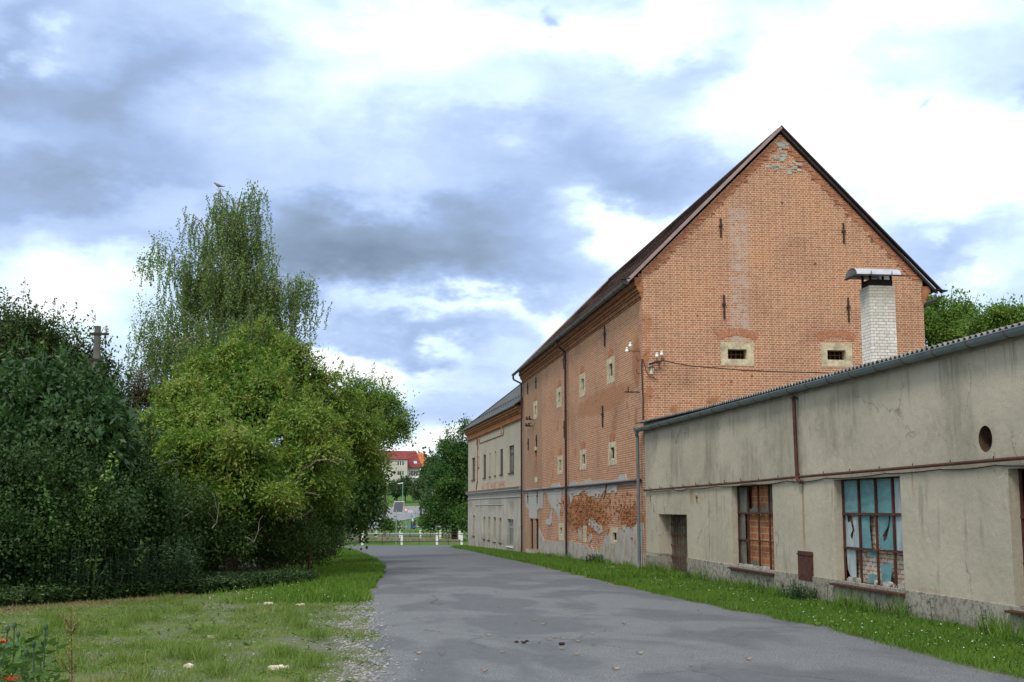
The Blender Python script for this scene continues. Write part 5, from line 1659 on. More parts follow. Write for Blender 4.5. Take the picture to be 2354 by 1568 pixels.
# ---- birch: arching limbs with hanging strands
def birch():
    Y = 55
    t = empty('birch_tree', g0(-5.2, 55), 'tall weeping birch with white trunk and hanging twigs behind the elder', 'tree')
    mb = MB()
    main = [at(495, 1180, Y), at(500, 950, Y), at(505, 800, Y), at(512, 660, Y), at(525, 580, Y), at(540, 500, Y), at(556, 440, Y)]
    main[0].z = zg(main[0].x, Y) - .1
    mb.tube(main, [.26, .2, .17, .13, .09, .05, .02], 10)
    # limb: start index/point, end (arch top) and depth offset
    tips = [(590, 440, 0, .5), (500, 438, -.4, .6), (430, 490, .5, .8), (470, 560, -.8, 1), (350, 565, .3, 1), (395, 590, .9, 1), (600, 560, .8, 1), (620, 600, -.6, 1), (560, 530, .2, 1), (580, 640, 1.2, 1),
            (330, 720, 0, 1), (380, 690, -1, 1), (430, 650, 1, 1), (640, 690, .4, 1), (690, 670, -.4, .8), (725, 700, .5, .6), (730, 690, 0, .7), (708, 655, .2, .7), (695, 645, -.3, .5), (720, 730, .3, .7), (690, 720, -.6, .7), (660, 740, 1, .9), (460, 740, -1.2, 1), (540, 720, -1.5, 1), (310, 760, .5, .9), (360, 800, -1, 1), (420, 790, -1.8, 1),
            (620, 760, -1, .9), (500, 620, 1.4, 1), (545, 600, -1.2, 1), (480, 500, 1, .8), (545, 460, .6, .6), (400, 740, 1.5, 1), (590, 700, -1.6, 1), (520, 480, -.6, .7), (300, 820, 0, .7), (450, 600, 0, 1), (700, 650, .3, .5), (600, 500, 0, .6), (560, 650, .5, 1), (630, 640, .9, .9)]
    P = []; Dn = []
    rd = random.Random(4)
    tw = MB()
    for (u, v, dy, w) in tips:
        tip = at(u, v, Y + dy * 1.6)
        # branching height on the trunk
        k = max(0, min(len(main) - 2, sum(1 for m_ in main if m_.z < tip.z - 2.2) - 1))
        a = main[k].lerp(main[k + 1], rd.random())
        mid = a.lerp(tip, .55) + Vector((0, 0, .35 + .06 * (tip - a).length))
        mb.tube([a, a.lerp(mid, .5) + Vector((0, 0, .1)), mid, mid.lerp(tip, .6) + Vector((0, 0, .12)), tip], [.045, .035, .024, .014, .006], 6)
        # strands hang from the outer half of the limb and round the tip
        ns = int(26 * w) + 4
        for s in range(ns):
            q = rd.uniform(.35, 1.0)
            o = a.lerp(tip, q) + Vector((rd.gauss(0, .30), rd.gauss(0, .40), rd.gauss(.1, .18)))
            if q < .8: o.z += .25
            ln = rd.uniform(.7, 2.6) * (.6 + .5 * w)
            sway = Vector((rd.gauss(0, .10), rd.gauss(0, .10), -1))
            nl = int(ln * 34)
            pts = []
            for j in range(nl):
                z = j / nl
                p = o + Vector((sway.x * z * ln + .05 * math.sin(z * 5 + s), sway.y * z * ln, -z * ln * (1.0 - .1 * z)))
                P.append((p.x + rd.gauss(0, .035), p.y + rd.gauss(0, .035), p.z)); Dn.append((rd.gauss(0, .7), rd.gauss(0, .7), -.8))
                if j % 12 == 0: pts.append(p)
            if len(pts) > 2:
                tw.tube(pts, .007, 3, caps=False)
    mb.build('trunk', M['birch_bark'], t, smooth=True)
    tw.build('twigs', M['twig'], t)
    P = np.array(P); Dn = np.array(Dn)
    # fuller inner foliage
    lo = [lob(540, 560, Y, 60, 90), lob(520, 690, Y, 110, 100), lob(580, 470, Y, 30, 32), lob(600, 640, Y, 40, 80), lob(430, 760, Y + .5, 90, 70), lob(400, 850, Y + .5, 90, 60), lob(560, 780, Y - .5, 90, 60)]
    lo += [lob(545, 620, Y, 85, 75), lob(340, 760, Y, 40, 60), lob(680, 700, Y, 45, 50), lob(700, 670, Y, 30, 30), lob(335, 620, Y, 20, 30), lob(590, 460, Y, 25, 25), lob(620, 740, Y, 60, 60), lob(505, 490, Y, 24, 45), lob(540, 520, Y, 55, 45), lob(370, 590, Y, 30, 40), lob(440, 620, Y, 50, 60)]
    C, dd = lobes_clusters(lo, 900, None, .8, .2)
    q_ = np.linspace(0, 1, 34)[None, :, None]
    ln_ = rng.uniform(.4, 1.3, (len(C), 1, 1)); sw = rng.normal(size=(len(C), 1, 3)) * .26; sw[..., 2] = -1
    Pc = (C[:, None, :] + np.array([0, 0, .5]) + sw * q_ * ln_).reshape(-1, 3) + rng.normal(size=(len(C) * 34, 3)) * .11
    P = np.vstack([P, Pc]); Dn = np.vstack([Dn, rng.normal(size=Pc.shape) * .7 + np.array([0, 0, -.8])])
    n = len(P)
    Nn = rnd_dirs(n)
    link('crown', leaves_mesh('crown', P, Dn, Nn, .095 * rng.uniform(.7, 1.3, n), .065 * rng.uniform(.7, 1.3, n), rng.random(n)), ML['birch'], t)
    # arching tip for the bird
birch()
# right side trees behind the granary
tree('chestnut_tree', 'green chestnut tree against the right wall of the brick granary', 'tree', g0(36, 76),
     [lob(2150, 760, 76, 90, 80), lob(2200, 720, 76, 50, 45), lob(2150, 700, 76, 40, 30), lob(2100, 780, 76, 80, 90), lob(2210, 800, 76, 80, 80), lob(2160, 900, 76, 130, 110)],
     300, 40, .38, .2, .11, ML['chestnut'], .3, seed=31, pads=(230, 120, .8, .5), bump=.22, group='trees behind the annex')
tree('chestnut_tree', 'yellowish chestnut tree above the annex roof at the right edge of the picture', 'tree', g0(36, 66),
     [lob(2300, 750, 66, 60, 55), lob(2350, 730, 66, 50, 40), lob(2260, 760, 67, 45, 45), lob(2400, 770, 66, 90, 80), lob(2320, 850, 66, 120, 90)],
     300, 40, .34, .19, .10, ML['chestnut'], .3, seed=32, pads=(230, 120, .7, .5), bump=.22, group='trees behind the annex')
# pear by the house
tree('pear_tree', 'large dark green pear tree beside the far end of the stucco house', 'tree', g0(10.6, 126.5),
     [lob(1045, 1040, 126, 34, 45), lob(1070, 1060, 127, 30, 55), lob(1020, 1110, 125, 45, 50), lob(1060, 1130, 126, 45, 60), lob(1010, 1165, 124.5, 32, 34), lob(1045, 1195, 124.5, 46, 32), lob(984, 1200, 124.5, 17, 15), lob(1069, 985, 127, 7, 28), lob(1080, 1100, 128, 40, 90)],
     620, 40, .42, .22, .12, ML['pear'], .26, pads=(330, 110, .8, .6), seed=33, bump=.22, zmin=-.6, shoots=130, shoot_len=1.3, flat=.6)
for k, (u, v, Y, ru, rv, l_) in enumerate(((968, 1128, 215, 15, 26, 'bushy far tree directly right of the street lamp'), (932, 1120, 262, 16, 24, 'dark orchard tree behind the street lamp pole'), (912, 1127, 265, 14, 19, 'small dark orchard tree left of the street lamp pole'),
                                       (1000, 1085, 190, 26, 40, 'far tree left of the pear tree with pale upright shoots'), (1030, 1090, 230, 30, 48, 'pale far tree behind the pear tree'), (998, 1150, 180, 15, 18, 'low far tree round the foot of the far concrete pole'), (982, 1110, 225, 14, 26, 'far tree in front of the orange roofed house'))):
    p = at(u, v + rv * .2, Y)
    tree('far_tree', l_, 'tree', g0(p.x, Y), [lob(u, v, Y, ru, rv * .75), lob(u - ru * .4, v + rv * .3, Y, ru * .7, rv * .5), lob(u + ru * .4, v + rv * .25, Y, ru * .7, rv * .55)],
         190, 60, .42, .34, .22, ML['far'], .22, seed=40 + k, group='trees on the far slope', shoots=40, shoot_len=1.8, bump=.2)
# distant wood behind the settlement
C_, d_ = lobes_clusters([(x, 520 + 30 * math.sin(x), 12, 22, 14, 9 + 3 * math.sin(x * 2.1)) for x in range(-260, 420, 24)], 2600, 4, .3, .2)
P_ = np.repeat(C_, 14, axis=0) + rng.normal(size=(len(C_) * 14, 3)) * 1.6
wood = link('distant_wood', leaves_mesh('distant_wood', P_, rnd_dirs(len(P_)), rnd_dirs(len(P_)), 1.8, 1.3, rng.random(len(P_))), ML['far'])
tag(wood, 'distant belt of trees on the rise behind the houses', 'wood', kind='stuff')

# nettles and ground cover
def plants(name, spots, h, mat, n_leaf, L, Wd, label, cat):
    P = []; D = []
    st = MB()
    for (x, y) in spots:
        z0 = zg(x, y); hh = h * random.uniform(.55, 1.15)
        dx_, dy_ = random.gauss(0, .10), random.gauss(0, .10)
        st.tube([(x, y, z0), (x + dx_ * .5, y + dy_ * .5, z0 + hh * .5), (x + dx_, y + dy_, z0 + hh)], .006, 3, caps=False)
        for k in range(n_leaf):
            t = random.uniform(.1, 1); a = random.uniform(0, 6.28)
            P.append((x + dx_ * t, y + dy_ * t, z0 + hh * t)); D.append((math.cos(a), math.sin(a), random.uniform(-.6, .2)))
    n = len(P)
    Nn = rnd_dirs(n) * .4; Nn[:, 2] += 1
    me = leaves_mesh(name, np.array(P), np.array(D), Nn, L * rng.uniform(.6, 1.3, n), Wd * rng.uniform(.7, 1.3, n), rng.random(n))
    o = link(name, me, mat)
    tag(o, label, cat, kind='stuff')
    st.build('stem', M['stem_green'], o)
    return o
hl = lambda x: x * 1.55 + 34.6     # line of the hedge foot
plants('nettles', [(x, max(26.8, hl(x) + .4 + abs(random.gauss(0, 1.0)))) for x in rng.uniform(-6.2, -3.6, 380)], 1.15, ML['nettle'], 22, .10, .045, 'patch of stinging nettles at the foot of the hedge', 'nettles')
plants('ground_cover', [(x, hl(x) + 0.2 + abs(random.gauss(0, 1.5))) for x in rng.uniform(-9.5, -.9, 2300)], .34, ML['shrub'], 12, .085, .07, 'dark ivy and weeds creeping along the foot of the hedge', 'weeds')
plants('ground_cover', [(x, max(33.5, hl(x) - .6) + abs(random.gauss(0, 1.2))) for x in rng.uniform(-4.2, -1.6, 800)], .30, ML['nettle'], 12, .085, .07, 'bright green creeping weeds in front of the elder tree', 'weeds')

# grass blades
def blades(name, X, Y, h, w, mat, label, hv=.5, flat=0):
    n = len(X)
    Z = np.array([zg(a, b) for a, b in zip(X, Y)])
    P = np.stack([X, Y, Z], 1)
    D = rng.normal(size=(n, 3)) * .38; D[:, 2] = 1
    if flat: D[:, :2] *= flat; Z = Z + .015
    Nn = rnd_dirs(n); Nn[:, 2] *= .2
    L = h * rng.uniform(1 - hv, 1 + hv, n)
    tint = .5 * rng.random(n) + .5 * np.array([mnoise.noise(Vector((a * .9, b * .9, 0))) * .5 + .5 for a, b in zip(X, Y)])
    o = link(name, leaves_mesh(name, P, D, Nn, L, w, tint), mat)
    tag(o, label, 'grass', kind='stuff')
    return o
def rej(n, fn):
    out = []
    while len(out) < n:
        p = fn()
        if p: out.append(p)
    return np.array(out)
def strip_pt(y0, y1, pw=1.0):
    def f():
        y = y0 + (y1 - y0) * random.random() ** pw
        a = interp(RIGHT, y) + .05 + mnoise.noise(Vector((y * .8, 5, 3))) * .18 + mnoise.noise(Vector((y * 4, 9, 8))) * .12
        if random.random() < .03: a -= .25
        x = random.uniform(a, XF - .02)
        return (x, y)
    return f
p = rej(95000, strip_pt(11, 34)); blades('grass', p[:, 0], p[:, 1], .095, .011, ML['grass'], 'strip of green grass along the foot of the annex wall')
p = rej(60000, strip_pt(34, 98, 1.2)); blades('grass', p[:, 0], p[:, 1], .16, .028, ML['grass'], 'strip of green grass below the brick granary and stucco house')
def wall_tufts():
    c = [(random.uniform(9.0, 9.6), y) for y in list(np.random.default_rng(3).uniform(13, 60, 60))]
    x, y = random.choice(c)
    return (x + random.gauss(0, .10), y + random.gauss(0, .22))
TUF = [(random.uniform(9.15, 9.6), random.uniform(13, 64), random.uniform(.12, .38)) for k in range(80)]
X = []; Y = []; H = []
for (x, y, s) in TUF:
    m_ = int(90)
    X += list(x + rng.normal(size=m_) * .10); Y += list(y + rng.normal(size=m_) * .22); H += [s] * m_
X = np.minimum(np.array(X), 9.66)
blades('tall_grass', X, np.array(Y), np.array(H), .016, ML['grass'], 'tufts of taller grass and weeds against the building walls')
plants('wall_weeds', [(min(9.6, 9.35 + random.gauss(0, .12)), random.choice((random.gauss(46.2, .35), random.gauss(47, .3), random.gauss(25.0, .25), random.uniform(17, 62)))) for k in range(230)], .42, ML['nettle'], 14, .07, .04, 'broad leaved weeds growing against the wall foot', 'weeds')
# loose pebbles of the clearing and the ragged road edge
def pebbles():
    V = []; Fc = []
    n = 0
    for _ in range(7500):
        x = random.uniform(-8, .5) if random.random() < .6 else random.gauss(.15, .22); y = 10 + 20 * random.random() ** 1.2
        if y > hl(x) - .5: continue
        if mnoise.noise(Vector((x * .9, y * .9, 12))) < -.05 and x < -.6: continue
        s_ = random.uniform(.006, .022); z = zg(x, y) + s_ * .2 + (.022 if x > .25 else 0)
        a, b, c = s_ * random.uniform(.8, 1.5), s_ * random.uniform(.7, 1.2), s_ * random.uniform(.5, .8)
        V += [(x - a, y, z), (x, y - b, z), (x + a, y, z), (x, y + b, z), (x + a * .2, y, z + c)]
        Fc += [(n, n + 1, n + 4), (n + 1, n + 2, n + 4), (n + 2, n + 3, n + 4), (n + 3, n, n + 4)]; n += 5
    me = bpy.data.meshes.new('gravel'); me.from_pydata(V, [], Fc); me.update()
    tag(link('gravel', me, tint_mat('pebble', (.27, .265, .26), .5, 3, .9, .1)), 'loose grey gravel scattered through the clearing and along the left road edge', 'gravel', kind='stuff')
pebbles()
# low broad-leaved weeds
plants('low_weeds', [(lambda x, y: (x, y))(random.uniform(-7, .2), random.uniform(11, 27)) for k in range(420)], .05, ML['grass'], 9, .055, .03, 'low plantain and clover rosettes in the worn grass of the clearing', 'weeds')
plants('low_weeds', [(random.uniform(7.6, 9.5), random.uniform(12, 50)) for k in range(800)], .12, ML['grass'], 10, .08, .045, 'broad leaved weeds mixed into the grass strip along the buildings', 'weeds')
# clearing
def clear_pt():
    x = random.uniform(-9, .5); y = 9 + 24 * random.random() ** .9
    if y > hl(x) + .3 or y < 9: return None
    k = mnoise.noise(Vector((x * .6, y * .6, 2))) + .5 * mnoise.noise(Vector((x * 2, y * 2, 7)))
    if x > -1.2: k -= .25
    if k < random.uniform(-.45, .35): return None
    return (x, y)
p = rej(100000, clear_pt); blades('grass', p[:, 0], p[:, 1], .045, .010, ML['grass_dry'], 'short worn grass growing through the gravel of the clearing')
def verge_pt():
    y = random.uniform(26, 92); a = interp(LEFT, y) + mnoise.noise(Vector((y * 1.1, 0, 3))) * .28
    x = a - abs(random.gauss(0, 1.3)) - .02
    if x < -3.5: return None
    return (x, y)
p = rej(70000, verge_pt); blades('grass', p[:, 0], p[:, 1], .15, .020, ML['grass'], 'lush grass verge between the trees and the left road edge')
X = []; Y = []; H = []
for k in range(85):      # dry tufts in the foreground
    x = random.uniform(-5.5, -.4); y = random.uniform(11.5, 17) if random.random() < .7 else random.uniform(17, 28)
    if y > hl(x): continue
    s = random.uniform(.08, .22)
    m_ = 130; X += list(x + rng.normal(size=m_) * .10); Y += list(y + rng.normal(size=m_) * .10); H += [s] * m_
blades('tall_grass', np.array(X), np.array(Y), np.array(H), .009, ML['grass_dry'], 'dry grass tufts scattered in the foreground of the clearing')
p = rej(11000, lambda: (lambda x: (x, hl(x) - .5 + random.gauss(0, .6)))(random.uniform(-9.5, -3.6)))
blades('straw', p[:, 0], p[:, 1], .10, .010, ML['straw'], 'dead cut straw lying along the foot of the hedge', flat=7)

# ---------------------------------------------------------------- posts and poles
def rusty_post(u, Y, vtop, r, label, peel):
    p = at(u, vtop, Y); z0 = zg(p.x, Y) - .2
    t = empty('rusty_post', (p.x, Y, z0), label, 'post', 'rusty steel posts in the hedge')
    mb = MB(); mb.tube([(0, 0, 0), (0, 0, p.z - z0)], r, 12)
    mb.build('post', peel, t, local=True)
    mb = MB(); mb.lathe([(.001, .03), (r * 1.05, .02), (r * 1.1, -.03)], (0, 0, p.z - z0), 12); mb.build('cap', M['rust'], t, local=True)
def peel_mat():
    m, t = newmat('peeling_paint', .7, .3)
    n = t.noise(t.scale(t.pos, (8, 8, 2.2)), 1.5, 5, .65)
    t.put(t.b.inputs['Base Color'], t.mix(t.step(n, .50, .54), (.10, .035, .028), (.42, .42, .43)))
    return m
rusty_post(385, 31.0, 1147, .055, 'short rusty post with peeling white paint in the hedge', peel_mat())
rusty_post(714, 37.6, 1152, .05, 'plain dark red rusty post at the right end of the hedge', M['rust'])
# concrete pole at the left
p0 = at(225, 750, 42)
pole = empty('utility_pole', (p0.x, 42, zg(p0.x, 42) - .1), 'round concrete utility pole with iron crossarm above the cherry tree', 'pole')
h = p0.z - pole.location.z
mb = MB(); mb.tube([(0, 0, 0), (0, 0, h)], [.19, .105], 16)
mb.build('shaft', M['cement'], pole, local=True, smooth=True)
mb = MB()
for z in (h - .28, h - 1.15, h - 1.7):
    mb.lathe([(.115, -.04), (.13, -.04), (.13, .04), (.115, .04)], (0, 0, z), 14)
mb.obox((.08, -.13, h - .28), (.32, 0, 0), (0, .02, 0), (0, 0, .04)); mb.obox((0, -.14, h - 1.15), (.26, 0, 0), (0, .02, 0), (0, 0, .035))
mb.tube([(.30, -.13, h - .10), (.30, -.13, h - .75)], .018, 6); mb.tube([(.30, -.13, h - .5), (.30, -.13, h - .62)], .045, 8)
mb.build('crossarm', M['iron'], pole, local=True)
mb = MB(); insulator(mb, (.30, -.13, h - .16), .06); mb.build('insulator', M['cement'], pole, local=True)

# ---------------------------------------------------------------- railings of the stream crossing
def rail_fence(name, label, posts, stanch, z0, hgt, railz):
    a = posts[0]
    t = empty(name, (a[0], a[1], z0), label, 'fence')
    for (x, y) in posts:
        mb = MB()
        mb.box(x - .095, x + .095, y - .095, y + .095, z0 - .1, z0 + hgt)
        mb.box(x - .075, x + .075, y - .075, y + .075, z0 + hgt, z0 + hgt + .03)
        mb.build('post', M['white_paint'], t)
    for (x, y) in stanch:
        mb = MB(); mb.tube([(x, y, z0 - .1), (x, y, z0 + hgt * .93)], .028, 6)
        mb.build('stanchion', M['rust'], t)
    allp = sorted(posts + stanch)
    for rz in railz:
        mb = MB()
        mb.tube([(x, y - .11, z0 + rz + random.uniform(-.015, .015)) for x, y in allp], .028, 6)
        mb.build('rail', M['rust'], t)
    return t
near_posts = [(-9.4, 110.9), (-5.9, 110.9), (-2.4, 110.8), (1.13, 110.7), (4.63, 110.9), (7.78, 110.8), (9.99, 110.6), (13.4, 110.6), (17, 110.6)]
near_st = [(-4.2, 110.9), (-.75, 110.8), (2.9, 110.8), (6.2, 110.85), (8.8, 110.7), (11.8, 110.6)]
rail_fence('rail_fence', 'white posted railing with rusty rails directly beyond the crossroad', near_posts, near_st, -1.32, 1.0, (.31, .93))
far_posts = [(-5.2, 130.5), (-.56, 129.7), (2.77, 129.8), (5.1, 126.5), (7.0, 123.4), (8.9, 122), (10.5, 118.5)]
far_st = [(1.2, 129.8), (4.1, 128), (6.05, 125), (7.95, 122.7), (9.7, 120.4)]
rail_fence('rail_fence', 'farther white posted railing curving behind the first one', far_posts, far_st, -1.34, 1.08, (.45, 1.0))
pt = far_posts
wallm = tint_mat('parapet', (.20, .18, .15), .4, 3, .95, .1, bump=.5)
para = MB()
for a, b in zip(pt, pt[1:]):
    d = Vector((b[0] - a[0], b[1] - a[1], 0)); n = Vector((-d.y, d.x, 0)).normalized() * .2
    c = Vector(((a[0] + b[0]) / 2, (a[1] + b[1]) / 2 - 1.2, -1.3))
    para.obox(c, d / 2 * 1.02, n, (0, 0, .27))
tag(para.build('stone_parapet', wallm), 'low weathered stone parapet between the two railings', 'wall')
# cross-road poles
p = at(885, 1108, 128)
wp = MB(); z0 = -1.4; wp.tube([(p.x, 128, z0), (p.x + .05, 128, p.z)], [.16, .11], 10)
tag(wp.build('wooden_pole', M['wood_pole'], smooth=True), 'brown wooden pole standing beyond the railings left of the traffic mirror', 'pole')
p = at(995, 1100, 165); z0 = zg(p.x, 165)
wp = MB(); wp.tube([(p.x, 165, z0), (p.x, 165, p.z + 1)], [.16, .13], 10)
tag(wp.build('concrete_pole', M['cement'], smooth=True), 'far concrete pole sticking out of the trees left of the pear tree', 'pole')
p = at(1050, 1190, 126.2)
wp = MB(); wp.tube([(p.x, 126.2, -1.4), (p.x, 126.2, 5)], [.10, .07], 8)
tag(wp.build('thin_pole', M['wood_pole'], smooth=True), 'thin dark pole right of the pear tree trunk', 'pole')

# ---------------------------------------------------------------- traffic mirror
def mirror_thing():
    Y = 112.6
    def z6(x, y): return at((1440 + x / 4.2375) * .61302, (1680 + y / 4.2375) * .61302, Y)
    c = z6(230, 938)
    t = empty('traffic_mirror', (z6(190, 1530).x, Y, -1.33), 'rectangular traffic mirror with white frame and red marks on a grey pole', 'traffic mirror')
    mb = MB(); mb.tube([(z6(190, 1530).x, Y, -1.4), (z6(190, 1530).x, Y, z6(190, 960).z)], .04, 8)
    mb.build('pole', M['galv'], t)
    tl, tr, br_, bl = z6(160, 848), z6(325, 848), z6(300, 1028), z6(135, 1028)
    cen = (tl + tr + br_ + bl) / 4
    # leans forward so that it shows the road
    pts = []
    for q in (tl, tr, br_, bl):
        q = q.copy(); q.y = Y - .08 - (q.z - cen.z) * .22; pts.append(q)
    mb = MB()
    def lerp2(s, r):
        return pts[0].lerp(pts[1], s).lerp(pts[3].lerp(pts[2], s), r)
    e = .055
    n_ = Vector((0, -1, -.2)).normalized()
    mb.quad(lerp2(0, 0), lerp2(1, 0), lerp2(1, 1), lerp2(0, 1))
    mb.v += [tuple(Vector(v) - n_ * .05) for v in mb.v[:4]]
    mb.f += [(7, 6, 5, 4), (0, 4, 5, 1), (1, 5, 6, 2), (2, 6, 7, 3), (3, 7, 4, 0)]
    fr = mb.build('frame', M['white_paint'], t)
    mm, tt = newmat('mirror_glass', .05, .5, 1.0)
    tt.b.inputs['Base Color'].default_value = (.62, .64, .66, 1)
    mb = MB(); mb.quad(*[lerp2(*s) + n_ * .006 for s in ((e * 1.2, e * 1.2), (1 - e * 1.2, e * 1.2), (1 - e * 1.2, 1 - e * 1.2), (e * 1.2, 1 - e * 1.2))])
    mb.build('mirror_glass', mm, fr)
    mb = MB()
    for k in range(9):
        a, b = (k + .3) / 9, (k + .65) / 9
        for (s0, r0, s1, r1) in ((a, .03, b, .06), (a, .94, b, .97), (.03, a, .06, b), (.94, a, .97, b)):
            mb.quad(*[lerp2(*s) + n_ * .004 for s in ((s0, r0), (s1, r0), (s1, r1), (s0, r1))])
    mb.build('red_marks', M['red_paint'], fr)
mirror_thing()
# ---------------------------------------------------------------- signs at the junction
def zA(x, y, Y): return at((1480 + x / 9.8) * .61302, (1840 + y / 9.8) * .61302, Y)
Y = 165
a, b, c = zA(322, 650, Y), zA(512, 650, Y), zA(415, 812, Y)
zb = zg(a.x, Y)
t = empty('give_way_sign', ((a.x + b.x) / 2, Y, zb), 'give way sign, white triangle with red border on a thin pole', 'sign')
mb = MB(); mb.tube([((a.x + b.x) / 2, Y + .05, zb), ((a.x + b.x) / 2, Y + .05, a.z)], .035, 6); mb.build('pole', M['galv'], t)
mb = MB(); mb.poly([(a.x, a.z), (b.x, b.z), (c.x, c.z)], FY(Y), 0, .02); sg = mb.build('sign_plate', M['red_paint'], t)
cx, cz = (a.x + b.x + c.x) / 3, (a.z + b.z + c.z) / 3
mb = MB(); mb.poly([(cx + (q.x - cx) * .70, cz + (q.z - cz) * .70) for q in (a, b, c)], FY(Y), .021, .026); mb.build('white_field', M['white_paint'], sg)
Y = 170
a, b = zA(500, 728, Y), zA(665, 805, Y)
zb = zg(a.x, Y)
t = empty('street_sign', ((a.x + b.x) / 2, Y, zb), 'small white two line direction plate on two thin poles', 'sign')
for x in (575, 612):
    q = zA(x, 800, Y); mb = MB(); mb.tube([(q.x, Y + .05, zb), (q.x, Y + .05, a.z - .05)], .035, 6); mb.build('pole', M['galv'], t)
mb = MB(); mb.box(a.x, b.x, Y, Y + .02, b.z, a.z); sg = mb.build('sign_plate', M['white_paint'], t)
mb = MB()
w = b.x - a.x; hh = a.z - b.z
rd = random.Random(2)
for r_ in (.30, .70):
    x = a.x + w * .08
    while x < b.x - w * .12:
        l_ = w * rd.uniform(.04, .08); mb.box(x, x + l_, Y - .006, Y - .003, a.z - hh * r_ - hh * .11, a.z - hh * r_ + hh * .11); x += l_ * 1.5
mb.build('lettering', tint_mat('sign_letters', (.30, .12, .14), .1, 4), sg)
a, b = zA(648, 905, Y), zA(708, 1035, Y)
t = empty('information_sign', ((a.x + b.x) / 2, Y, zb), 'narrow blue sign with white upright symbol above a white plate', 'sign')
mb = MB(); q = zA(660, 1350, Y); mb.tube([(q.x, Y + .05, zb), (q.x, Y + .05, a.z)], .03, 6); mb.build('pole', M['galv'], t)
mb = MB(); mb.box(a.x - .04, b.x + .04, Y, Y + .02, b.z - .04, a.z + .04); sg = mb.build('sign_plate', M['white_paint'], t)
mb = MB(); mb.box(a.x, b.x, Y - .006, Y - .002, b.z, a.z); mb.build('blue_field', M['blue_paint'], sg)
mb = MB(); xm = (a.x + b.x) / 2; mb.box(xm - .03, xm + .03, Y - .012, Y - .008, b.z + .08, a.z - .16); mb.box(xm - .05, xm + .05, Y - .012, Y - .008, a.z - .13, a.z - .06); mb.build('symbol', M['white_paint'], sg)
q1, q2, q3 = zA(638, 1040, Y), zA(705, 1045, Y), zA(668, 1135, Y)
mb = MB(); mb.poly([(q1.x, q1.z), (q2.x, q2.z), (q3.x + .05, q3.z), (q3.x - .08, q3.z)], FY(Y), 0, .02); mb.build('lower_plate', M['white_paint'], t)
# folding board, stump and bin at their feet
a, b = zA(500, 1110, Y - 1), zA(575, 1350, Y - 1)
t = empty('folding_board', (a.x, Y - 1, zb), 'teal folding board leaning on its legs left of the sign poles', 'board')
mb = MB(); mb.obox(((a.x + b.x) / 2, Y - 1, (a.z + zb) / 2), (.14, 0, 0), (0, .015, 0), (.14, .1, (a.z - zb) / 2)); mb.build('front_panel', M['teal_paint'], t)
mb = MB(); mb.obox(((a.x + b.x) / 2, Y - .6, (a.z + zb) / 2), (.14, 0, 0), (0, .015, 0), (.14, -.1, (a.z - zb) / 2)); mb.build('back_panel', M['teal_paint'], t)
q = zA(620, 1230, Y - 1)
mb = MB(); mb.tube([(q.x, Y - 1, zb - .1), (q.x + .02, Y - 1, zb + .5), (q.x - .04, Y - 1, zb + 1.0)], [.19, .12, .06], 8)
tag(mb.build('tree_stump', M['bark'], smooth=True), 'dark narrow stump between the poles of the direction plate', 'stump')
q = zA(715, 1230, Y - 1)
t = empty('litter_bin', (q.x, Y - 1, zb), 'dark litter bin with blue band right of the blue sign', 'bin')
mb = MB(); mb.lathe([(.001, 0), (.17, 0), (.2, .75), (.16, .95), (.05, 1.02), (.001, 1.02)], (q.x, Y - 1, zb), 14); mb.build('body', M['iron'], t, smooth=True)
mb = MB(); mb.lathe([(.185, .12), (.20, .12), (.205, .42), (.19, .42)], (q.x, Y - 1, zb), 14); mb.build('band', M['blue_paint'], t)
# street lamp
p = at(926, 1112, 230); z0 = zg(p.x, 230)
t = empty('street_lamp', (p.x, 230, z0), 'green street lamp pole with flat white head in front of the flats', 'street lamp')
mb = MB(); mb.tube([(p.x, 230, z0 - .2), (p.x, 230, p.z)], [.11, .07], 8); mb.build('pole', M['green_metal'], t)
mb = MB(); mb.obox((p.x - .45, 230, p.z + .08), (.5, 0, .08), (0, .16, 0), (-.01, 0, .075)); mb.obox((p.x - .05, 230, p.z + .02), (.1, 0, 0), (0, .1, 0), (0, 0, .08)); mb.build('lamp_head', M['white_paint'], t)

# ---------------------------------------------------------------- flats on the slope
def zB(x, y, Y): return at((1440 + x / 9.8) * .61302, (1720 + y / 9.8) * .61302, Y)
YB = 340
flats = empty('apartment_building', (zB(400, 1300, YB).x, YB, 7.5), 'cream block of flats with dark red roof and white windows on the slope', 'building')
roofr = tile_mat('roof_red', (.22, .055, .058), (.18, .045, .048), (.11, .025, .025), .6, .3, 'x')
roofo = tile_mat('roof_orange', (.50, .17, .065), (.44, .15, .055), (.4, .1, .03), .6, .3, 'x')
cream = tint_mat('cream_wall', (.50, .48, .42), .08, .4, .9, .1)
whitew = tint_mat('white_wall', (.62, .63, .64), .06, .4, .9, .1)
FB = FY(YB)
xl = zB(-900, 0, YB).x; xr = zB(862, 0, YB).x
ztop = zB(0, 15, YB).z; zbot = 6.0
def rB(x0, y0, x1, y1, Y=YB):
    a = zB(x0, y0, Y); b = zB(x1, y1, Y)
    return (a.x, b.x, b.z, a.z)
wins = [rB(485, 82, 740, 270), rB(485, 455, 740, 632), rB(485, 815, 740, 985), rB(255, 455, 318, 560), rB(255, 85, 318, 190), rB(255, 810, 318, 912), rB(105, 455, 165, 565), rB(105, 815, 165, 912), rB(105, 85, 165, 190)]
for x0 in (-330, -760):
    for y0 in (82, 455, 815): wins.append(rB(x0, y0, x0 + 255, y0 + 178))
mb = MB()
wall_holes(mb, FB, xl, xr, zbot, ztop, [w + (.25,) for w in wins])
